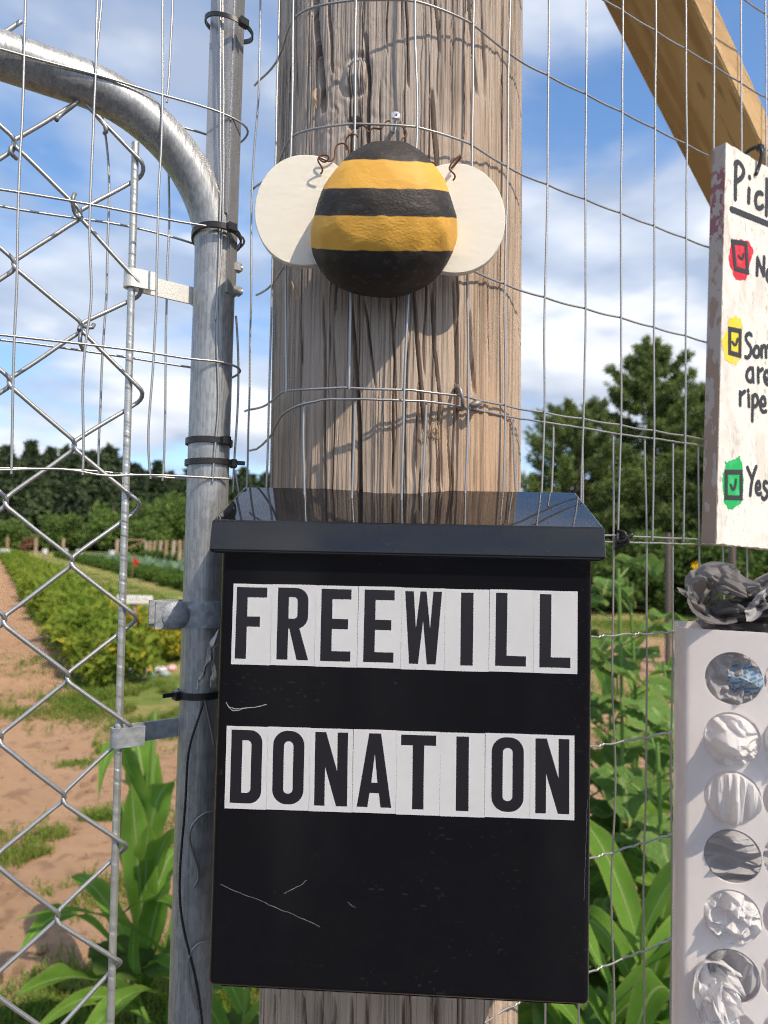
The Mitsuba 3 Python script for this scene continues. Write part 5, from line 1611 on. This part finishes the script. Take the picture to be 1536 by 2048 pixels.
def maize(label, base, h, seed, leaves, stalk_r=.014, group=None):
    """leaves: (height on the stalk, middle, tip, width) with middle and tip from the base"""
    k = thing('maize_plant', label, 'maize plant', group)
    rng = np.random.default_rng(seed)
    top = base + np.array([rng.normal(0, .02), rng.normal(0, .02), h])
    st_ = curve([base - UP * .03, base * .5 + top * .5 + [rng.normal(0, .012), 0, 0], top], .03)
    put(k, 'stalk', tube(st_, np.linspace(stalk_r, stalk_r * .45, len(st_)), 10), STALK, smooth=True)
    for i, (z, mid, tip, w) in enumerate(leaves):
        p0 = base + (top - base) * min(z / h, 1)
        put(k, 'leaf', blade_leaf(p0, base + np.asarray(mid), base + np.asarray(tip), w, seed * 31 + i, rng.normal(0, .5)), CORN, smooth=True)
    return k


def maize_auto(label, base, h, seed, n=8, L=.62, w=.065, group=None):
    rng = np.random.default_rng(seed)
    out = []
    az0 = rng.uniform(0, PI)
    for i in range(n):
        z = h * (.12 + .86 * i / max(n - 1, 1))
        az = az0 + PI * (i % 2) + rng.normal(0, .45)
        d = np.array([math.cos(az), math.sin(az), 0])
        l = L * rng.uniform(.75, 1.15) * (1 - .35 * i / n)
        rise = l * rng.uniform(.45, .9) * (1 + .3 * (i == n - 1))
        drop = l * rng.uniform(-.35, .30) if i < n - 2 else l * .55
        out.append((z, d * l * .48 + UP * (z + rise), d * l + UP * (z + drop), w * rng.uniform(.8, 1.15)))
    return maize(label, base, h, seed, out, group=group)


_my = 2.20
_mb = at_y(285, 2062, _my); _mb[2] = gz(_mb[0], _mb[1])


def ml(px0, py0, px1, py1, px2, py2, w, dy1=0.0, dy2=0.0):
    """a leaf of the near plant: leaves the stalk, bends, ends"""
    return (float(at_y(px0, py0, _my)[2] - _mb[2]), at_y(px1, py1, _my + dy1) - _mb, at_y(px2, py2, _my + dy2) - _mb, w)


maize('tall young maize plant between the gate rod and the gate pipe', _mb, 1.02, 7, [
    ml(285, 1700, 225, 1330, 193, 1632, .070, -.10, -.25), ml(288, 1660, 268, 1400, 262, 1480, .095, .15, .30), ml(285, 1690, 262, 1420, 250, 1490, .11, .10, .25), ml(286, 1720, 300, 1560, 362, 1560, .10, -.05, -.12),
    ml(284, 1660, 246, 1560, 238, 1470, .060, -.1, -.1), ml(288, 1780, 330, 1640, 372, 1660, .095, -.12, -.25), ml(288, 1860, 330, 1690, 362, 1700, .085, .15, .3), ml(288, 1880, 250, 1640, 244, 1600, .085, .20, .35),
    ml(284, 1990, 130, 1700, 22, 1945, .085, -.10, -.35), ml(284, 1960, 190, 1720, 130, 1760, .070, .25, .40), ml(290, 1990, 330, 1830, 376, 1985, .105, -.10, -.2), ml(282, 2010, 150, 1900, 8, 2010, .10, -.15, -.40),
    ml(280, 2030, 252, 1960, 275, 1800, .040, -.15, -.2), ml(286, 2040, 240, 1990, 222, 1945, .06, -.2, -.3), ml(284, 1850, 288, 1700, 300, 1640, .08, -.10, -.12),
    ml(286, 1900, 268, 1640, 262, 1560, .085, -.12, -.18), ml(288, 1930, 318, 1760, 345, 1760, .085, -.15, -.25), ml(286, 1750, 296, 1560, 318, 1500, .075, .05, .1)], .016)
for lab, px, py, y, h, sd in (('low maize plant hidden by the lower end of the gate rod', 330, 2080, 2.1, .40, 12), ('young maize plant low between gate pipe and pole', 470, 2080, 1.9, .52, 13)):
    b = at_y(px, py, y); b[2] = gz(b[0], b[1])
    maize_auto(lab, b, h, sd, 7, .52, .062)
for i, (px, y, h, lab) in enumerate(((1150, 2.3, .52, 'young maize plant mostly hidden behind the right edge of the black box'), (1232, 1.95, .50, 'nearest young maize plant right of the black box, tall behind the wavy wires'), (1290, 2.5, .62, 'young maize plant midway between the black box and the bag holder'),
                                      (1352, 2.2, .56, 'young maize plant touching the left edge of the bag holder'), (1205, 3.1, .80, 'young maize plant standing in the second line right of the black box'), (1330, 3.4, .80, 'young maize plant in the second line, left of the bag holder'),
                                      (1185, 1.70, .34, 'low maize plant at the bottom right corner of the black box'), (1420, 2.7, .7, 'maize plant hidden behind the bag holder'), (1270, 4.6, .85, 'farthest young maize plant right of the black box'), (1262, 1.62, .40, 'low maize plant nearest the fence, between the black box and the bag holder'), (1310, 1.95, .52, 'young maize plant close behind the second fence wire left of the bag holder'), (1238, 2.7, .72, 'arching maize plant behind the nearest one, right of the black box'), (1300, 1.75, .60, 'tall arching maize plant just left of the bag holder, close to the fence'), (1215, 1.70, .52, 'arching maize plant close to the right edge of the black box'))):
    b = at_y(px, 1900, y); b[2] = gz(b[0], b[1])
    maize_auto(lab, b, h, 40 + i, 10, .58, .074, 'maize in the bed right of the box')


def heart_leaf(base, tip, w, seed, n=14, m=11):
    rng = np.random.default_rng(seed)
    base, tip = np.asarray(base, float), np.asarray(tip, float)
    ax = tip - base
    L = np.linalg.norm(ax)
    ax = ax / L
    s = np.cross(ax, UP); s /= np.linalg.norm(s) + 1e-9
    nrm = np.cross(s, ax)
    t = np.linspace(0, 1, n)[:, None]
    prof = w * .5 * (np.sin(PI * t ** .62) ** .75) * (1 - .25 * t)
    j = np.linspace(-1, 1, m)[None]
    back = -.22 * L * np.abs(j) ** 1.5 * (1 - t) ** 2
    z = (.20 * np.abs(j) ** 1.2 * prof + .12 * L * np.sin(t * 2.2) - .30 * L * t ** 2 + .012 * np.sin(t * 16 + j * 5 + rng.uniform(0, 6)))
    v = base + ax * (t * L * np.ones_like(j) + back)[..., None] + s * (prof * j)[..., None] + nrm * z[..., None]
    i, jj = np.meshgrid(np.arange(n - 1), np.arange(m - 1), indexing='ij')
    q = np.stack([i * m + jj, i * m + jj + 1, (i + 1) * m + jj + 1, (i + 1) * m + jj], -1).reshape(-1, 4)
    U, V = np.meshgrid(np.linspace(0, 1, m), np.linspace(0, 1, n))
    return trimesh.Trimesh(v.reshape(-1, 3), np.vstack([q[:, [0, 1, 2]], q[:, [0, 2, 3]]]), process=False, metadata={'uv': np.stack([U, V], -1).reshape(-1, 2)})


def sunflower(label, px, y, h, seed, n=11, leaf=.17):
    rng = np.random.default_rng(seed)
    b = at_y(px, 1900, y); b[2] = gz(b[0], b[1])
    k = thing('sunflower_plant', label, 'sunflower plant')
    top = b + [rng.normal(0, .03), rng.normal(0, .03), h]
    put(k, 'stalk', tube(curve([b, (b + top) / 2 + [.015, 0, 0], top], .04), .0062, 8), STALK, smooth=True)
    for i in range(n):
        f = .12 + .88 * (i + .5) / n
        az = i * 2.4 + rng.normal(0, .3)
        d = np.array([math.cos(az), math.sin(az), 0])
        p0 = b + (top - b) * f
        l = leaf * (1.15 - .45 * f) * rng.uniform(.8, 1.2)
        p1 = p0 + d * .08 + UP * .06
        put(k, 'leaf', heart_leaf(p1, p1 + d * l + UP * l * rng.uniform(-.35, .15), l * .95, seed * 17 + i), SUNF, smooth=True)
        put(k, 'leaf_stem', tube([p0, p1 + d * .01], .0032, 6), STALK)
    return k


sunflower('tall broad leaved plant rising just right of the box lid', 1235, 2.35, 1.46, 71, 17, .21)
sunflower('broad leaved plant with heart shaped leaves behind the fence, left of the bag holder', 1275, 2.6, 1.32, 72, 15, .22)
sunflower('broad leaved plant hidden behind the right edge of the box', 1165, 2.5, 1.36, 73, 14, .22)
sunflower('shorter broad leaved plant in the bed beside the bag holder', 1310, 2.1, .95, 74, 12, .18)
sunflower('leafy plant in the second line, against the left edge of the bag holder', 1345, 2.9, 1.05, 76, 13, .20)


def squash(label, px, py, y, seed, n=8):
    rng = np.random.default_rng(seed)
    b = at_y(px, py, y); b[2] = gz(b[0], b[1])
    k = thing('squash_plant', label, 'squash plant')
    for i in range(n):
        az = 2 * PI * i / n + rng.normal(0, .3)
        d = np.array([math.cos(az), math.sin(az), 0])
        l = rng.uniform(.12, .19)
        p = b + d * rng.uniform(.04, .22) + UP * rng.uniform(.22, .42)
        put(k, 'leaf', heart_leaf(p, p + d * l + UP * rng.uniform(-.08, .05), l * 1.25, seed * 13 + i), SHRUB if i % 3 == 0 else SUNF, smooth=True)
        put(k, 'leaf_stem', tube([b, p], .005, 6), STALK)


squash('squash plant low behind the bottom right corner of the box', 1200, 2040, 1.85, 81)
squash('squash plant with a drying seed head beside it, left of the bag holder bottom', 1310, 2040, 1.9, 82, 9)
squash('low broad leaved weed between the gate pipe and the maize', 360, 2080, 2.0, 83, 7)

# wooden stake out in the yard behind the maize
k = thing('garden_stake', 'short square wooden stake with a pale metal strip behind the maize plant', 'stake')
_g = on_ground(302, 1590)
put(k, 'post', cbox(_g[0] - .02, _g[0] + .03, _g[1] - .02, _g[1] + .03, -.1, .36, .003), STAKE, smooth=False)
put(k, 'strip', cbox(_g[0] - .045, _g[0] - .022, _g[1] - .01, _g[1] + .006, -.1, .37, .002), ANGLE, smooth=False)
